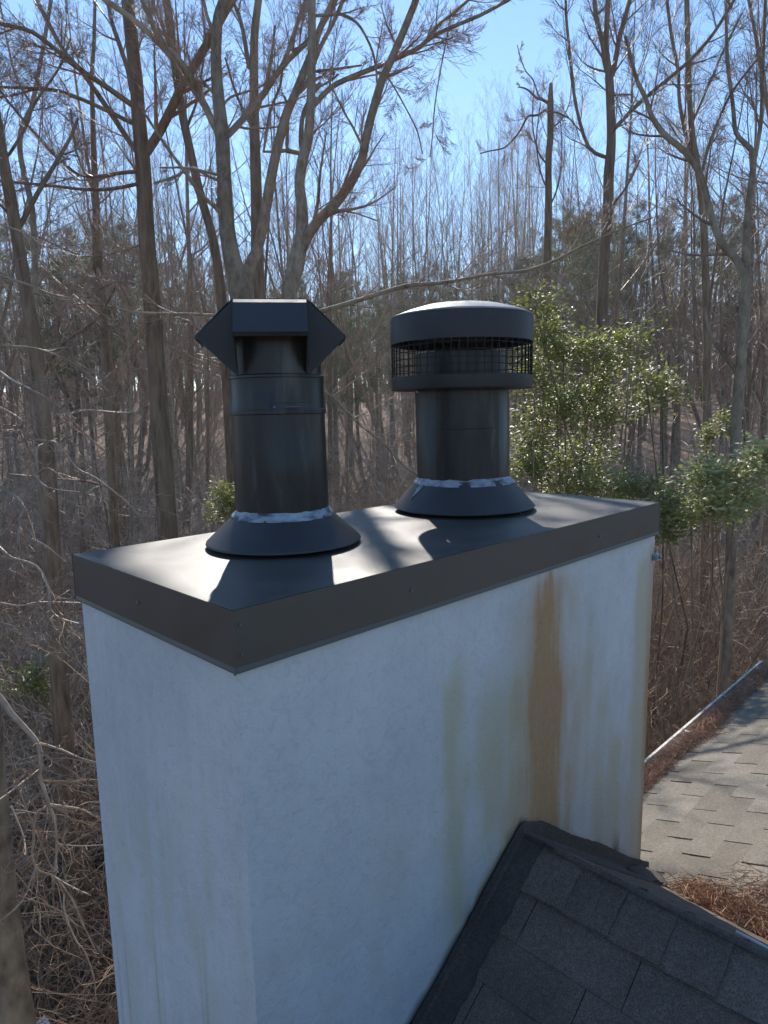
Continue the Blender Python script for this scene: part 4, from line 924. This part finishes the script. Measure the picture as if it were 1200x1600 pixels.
def woods():
    for i in range(260):
        s_ = spot(-260, 1460, 15, 82, 1.3, .8, hw=1.7)
        if not s_: continue
        px, d, v = s_
        if open_sky(px) and d < 36: continue
        if px < 560 and d < 22 and random.random() < .5: continue
        kind = random.choices(('tall', 'slim', 'fork'), (3, 4, 2))[0]
        if open_sky(px): kind = 'slim'
        pr = random.choice({'tall': PT, 'slim': PS, 'fork': PF}[kind]); sc = random.uniform(.8, 1.15) * (1 if d < 40 else 1.1)
        if open_sky(px): sc = (8.5 + d * .25) / pr[2] * random.uniform(.85, 1.1)
        a, z = zone(px, d, 38)
        lb = {'tall': 'straight bare tree ', 'slim': 'slender bare tree ', 'fork': 'forked bare tree '}[kind]
        place(pr, 'bare_tree', v[0], v[1], sc, a + lb + z, 'tree', a + 'bare trees ' + z)
    for i in range(26):
        s_ = spot(590, 880, 34, 66, 1.1)
        if not s_: continue
        px, d, v = s_; pr = random.choice(PS); a, z = zone(px, d, 50)
        place(pr, 'bare_tree', v[0], v[1], (9 + d * .26) / pr[2] * random.uniform(.8, 1.12), a + 'thin tree against open sky ' + z, 'tree', a + 'thin bare trees ' + z)
    for i, (px, d, sc) in enumerate([(120, 42, .72), (185, 38, .72), (238, 48, .78), (20, 50, .8), (520, 42, .62), (560, 50, .66), (590, 38, .56), (672, 46, .64), (690, 56, .72), (790, 36, .55), (815, 44, .66), (765, 52, .66), (890, 34, .70), (915, 42, .78), (870, 48, .8), (1000, 40, .75),
                                    (1040, 50, .75), (1100, 45, .8), (440, 55, .7), (320, 50, .7), (740, 60, .7), (640, 62, .7), (140, 34, .62), (165, 52, .8), (270, 44, .7), (540, 36, .52), (610, 44, .6), (845, 40, .66), (905, 52, .85), (935, 38, .72), (960, 55, .85), (700, 42, .6), (480, 48, .62), (1130, 55, .8), (60, 46, .8)]):
        v = at(px, 640, d); side = 'left' if px < 400 else 'middle' if px < 830 else 'right'
        place(random.choice(PP), 'pine_tree', v[0], v[1], sc * 1.0, 'dull green pine tree ' + zone(px, 99, 1)[1], 'tree', 'pine trees ' + zone(px, 99, 1)[1], names=('trunk', 'crown'))
    for i in range(170):
        s_ = spot(-180, 1380, 7.5, 40, .9, .9, hw=1.1)
        if not s_: continue
        px, d, v = s_
        if (380 < px < 760 and d < 12) or (px > 980 and d < 14): continue
        a, z = zone(px, d, 20)
        place(random.choice(PU), 'sapling', v[0], v[1], random.uniform(.7, 1.4), a + 'twiggy understory sapling ' + z, 'sapling', a + 'saplings ' + z, .06)
    for (x0, x1, dlo, dhi, n) in ((1010, 1400, 7.5, 16, 40), (780, 1100, 9, 20, 26), (-200, 380, 7, 22, 36), (380, 800, 14, 26, 18)):
        for i in range(n):
            s_ = spot(x0, x1, dlo, dhi, .7)
            if not s_: continue
            px, d, v = s_; a, z = zone(px, d, 13)
            place(random.choice(PB), 'bare_shrub', v[0], v[1], random.uniform(.9, 1.6), a + 'tangled bare shrub ' + z, 'shrub', a + 'bare shrubs ' + z, .1, names=('stems', 'branches'))
    for (x0, x1, dlo, dhi, n) in ((1040, 1330, 8.0, 14, 30), (860, 1040, 11, 18, 9), (-120, 200, 10, 18, 9), (250, 700, 18, 26, 7)):
        for i in range(n):
            s_ = spot(x0, x1, dlo, dhi, .9, hw=.75 if x0 > 800 else 0)
            if not s_: continue
            px, d, v = s_; a, z = zone(px, d, 13)
            place(random.choice(PK), 'thicket', v[0], v[1], random.uniform(.8, 1.15), a + 'brown thicket of arching canes ' + z, 'thicket', a + 'thickets ' + z, .08, names=('stems', 'branches'))
woods()
ORD = ['', 'second', 'third', 'fourth', 'fifth', 'sixth', 'seventh', 'eighth', 'ninth', 'tenth', 'eleventh', 'twelfth', 'thirteenth', 'fourteenth', 'fifteenth', 'sixteenth', 'seventeenth', 'eighteenth', 'nineteenth']
for lb, items in PLACED.items():
    n_ = len(items); w_ = len(lb.split())
    if n_ == 1 or n_ > 19 or w_ > 13: continue
    items.sort(key=lambda q: q[0])
    for k, (_, o) in enumerate(items):
        o['label'] = lb + (', leftmost' if k == 0 else ', rightmost' if k == n_ - 1 else ', %s from left' % ORD[k])

# ------------------------------------------------------------------ evergreen shrubs
def evergreen(label, d, blobs, leaf=.072, group=None, dens=1.0, flat=.35, lm=None, face=(-.42, .1, 1)):
    """blobs: (px, py, rx_px, ry_px, depth offset)"""
    cx = sum(b[0] for b in blobs) / len(blobs); p0 = at(cx, 700, d); org = np.array([p0[0], p0[1], ground_z(p0[0], p0[1])])
    root = tag(empty('evergreen_shrub', org), label, 'shrub', group); st = Mesh(); lf = Mesh()
    for (bx, by, rx, ry, dz) in blobs:
        c = at(bx, by, d + dz); k = (d + dz) / FPX; a, b = rx * k, ry * k
        base = org + np.array([rng.normal(0, .25), rng.normal(0, .25), 0]); mid = (base + c) / 2 + rng.normal(0, .25, 3); mid[2] += .4
        P = np.array([base, base * .6 + mid * .4 + rng.normal(0, .12, 3), mid, mid * .5 + c * .5 + rng.normal(0, .15, 3), c]); st.tube(P - org, np.linspace(.02, .008, 5), 6)
        nt_ = int(30 * dens * (a * b) / .16) + 6
        for j in range(nt_):
            o = rng.normal(0, .5, 3); e = c + np.array([o[0] * a, o[1] * a, o[2] * b]) * 1.0
            s0 = c + (e - c) * .1 + np.array([0, 0, -.15 * b]); B, dd = walk(s0, unit(e - s0 + np.array([0, 0, .05])), np.linalg.norm(e - s0) + .12, 5, .12, .02); st.tube(B - org, np.linspace(.006, .002, 6), 3)
            for q in range(2, 6): leaves_at(lf, B[q] - org, dd * 1.2, rng.integers(9, 15), leaf, .075, 0, 1, flat, face)
    st.build('stems', M_bark_brown, root, smooth=True); lf.build('foliage', lm or M_holly, root, colors=True)
rng = np.random.default_rng(77)
evergreen('large glossy evergreen shrub right beside the mesh cap', 9.0, [(835, 480, 22, 16, 0), (850, 530, 35, 28, 0), (835, 600, 30, 50, -.2), (880, 560, 45, 32, .2), (930, 550, 50, 28, .3), (985, 540, 35, 16, .1), (870, 640, 55, 45, 0), (920, 620, 50, 40, .5), (830, 690, 30, 40, 0),
    (890, 720, 60, 40, .4), (950, 660, 30, 30, .6), (830, 740, 35, 20, 0), (870, 770, 40, 16, .3), (925, 765, 36, 16, .5), (850, 830, 40, 40, .3), (930, 840, 40, 45, .5)], dens=.85)
evergreen('loose yellow green sprays right of the big glossy evergreen', 9.8, [(1010, 600, 35, 18, 0), (1035, 625, 22, 14, .1), (1000, 635, 25, 18, .2)], dens=.6)
evergreen('low evergreen clump just beyond the right end of the metal cover', 8.0, [(960, 765, 50, 14, .6), (1000, 775, 40, 14, .5), (1040, 800, 18, 26, 0), (1045, 840, 14, 14, 0)], dens=1.0)
evergreen('sunlit silvery evergreen foliage sloping down from the right edge', 8.6, [(1198, 722, 22, 12, 0), (1155, 745, 34, 9, 0), (1115, 758, 28, 9, 0), (1115, 795, 32, 11, -.2), (1080, 805, 30, 12, -.2), (1150, 785, 26, 9, .1)], dens=1.8, flat=.2, leaf=.085, lm=M_holly_glint, face=(-.6, .42, .8))
evergreen('small evergreen bush peeking out left of the hooded pipe', 10.0, [(354, 775, 11, 12, 0), (350, 800, 14, 10, 0), (368, 790, 12, 16, 0)], dens=.7)
evergreen('tiny evergreen tuft low in the undergrowth at far left', 9.0, [(38, 1066, 14, 5, 0), (62, 1085, 10, 5, 0)], dens=.4)
evergreen('upright green sprig on the slope left of the right edge trunk', 12.0, [(1105, 690, 6, 10, 0), (1128, 665, 7, 12, 0)], leaf=.08, dens=.3)

# ------------------------------------------------------------------ leaf litter near the house
def litter():
    g = Mesh(); n = 26000; px = rng.uniform(-200, 1500, n); d = 5.5 + 24 * rng.random(n) ** 1.3
    C = np.array([at(a, 700, b) for a, b in zip(px, d)]); C[:, 2] = [ground_z(x, y) + .02 for x, y in C[:, :2]]
    C[:, 2] += rng.random(n) * .05
    D = rng.normal(0, 1, (n, 3)); D[:, 2] *= .35; D /= np.linalg.norm(D, axis=1)[:, None]; S_ = np.cross(D, rng.normal(0, .35, (n, 3)) + np.array([0, 0, 1])); S_ /= np.linalg.norm(S_, axis=1)[:, None]
    l = rng.uniform(.06, .13, n)[:, None]; V = np.stack([C, C + D * l * .5 + S_ * l * .3, C + D * l, C + D * l * .5 - S_ * l * .3], 1).reshape(-1, 3); i = np.arange(n)[:, None] * 4
    tint = np.repeat(rng.random(n), 4)[:, None] * np.array([[1, 0, 0]])
    g.add(V, tris=np.concatenate([i + np.array([[0, 1, 2]]), i + np.array([[0, 2, 3]])]), col=tint)
    tag(g.build('leaf_litter', M_litter, colors=True), 'brown fallen leaves strewn over the forest floor', 'leaves', kind='stuff')
litter()
# far-off wood that reads as one mass
def far_wood():
    g = Mesh(); r2 = np.random.default_rng(3)
    for i in range(2600):
        px = r2.uniform(-500, 1700); d = r2.uniform(80, 140); p = at(px, 640, d); z0 = ground_z(p[0], p[1]); h = r2.uniform(9, 21) * (.8 if open_sky(px) else 1); w0 = r2.uniform(.05, .16)
        P = np.array([[p[0], p[1], z0 - .3], [p[0] + r2.normal(0, .3), p[1] + r2.normal(0, .3), z0 + h * .5], [p[0] + r2.normal(0, .8), p[1] + r2.normal(0, .8), z0 + h]]); g.tube(P, [w0, w0 * .7, .02], 4)
        for k in range(22):
            t = r2.uniform(.15, .95); q = P[0] * (1 - t) + P[2] * t; a = r2.random() * 6.28; l = r2.uniform(1, 4) * (1.2 - t); e = q + np.array([math.cos(a) * l * .5, math.sin(a) * l * .5, l * .8]); g.tube([q, (q + e) / 2 + r2.normal(0, .15, 3), e], [.035, .025, .01], 3)
    tag(g.build('far_wood', M_twig), 'hazy brown mass of far off bare trunks behind the woods', 'trees', kind='stuff')
far_wood()

# ------------------------------------------------------------------ haze
def glare():  # thin volume added to imitate veiling glare of the lens
    m = bpy.data.materials.new('glare'); m.use_nodes = True; n = m.node_tree; n.nodes.clear()
    o = n.nodes.new('ShaderNodeOutputMaterial'); v = n.nodes.new('ShaderNodeVolumePrincipled'); v.inputs['Density'].default_value = .0009
    v.inputs['Color'].default_value = (1, .97, .93, 1); v.inputs['Anisotropy'].default_value = .5; n.links.new(v.outputs[0], o.inputs['Volume'])
    g = Mesh(); g.box((-620, -620, -9), (620, 620, 34)); tag(g.build('glare', m), 'thin pale haze from the lens, added as a volume over the woods', 'glare', kind='stuff')
glare()
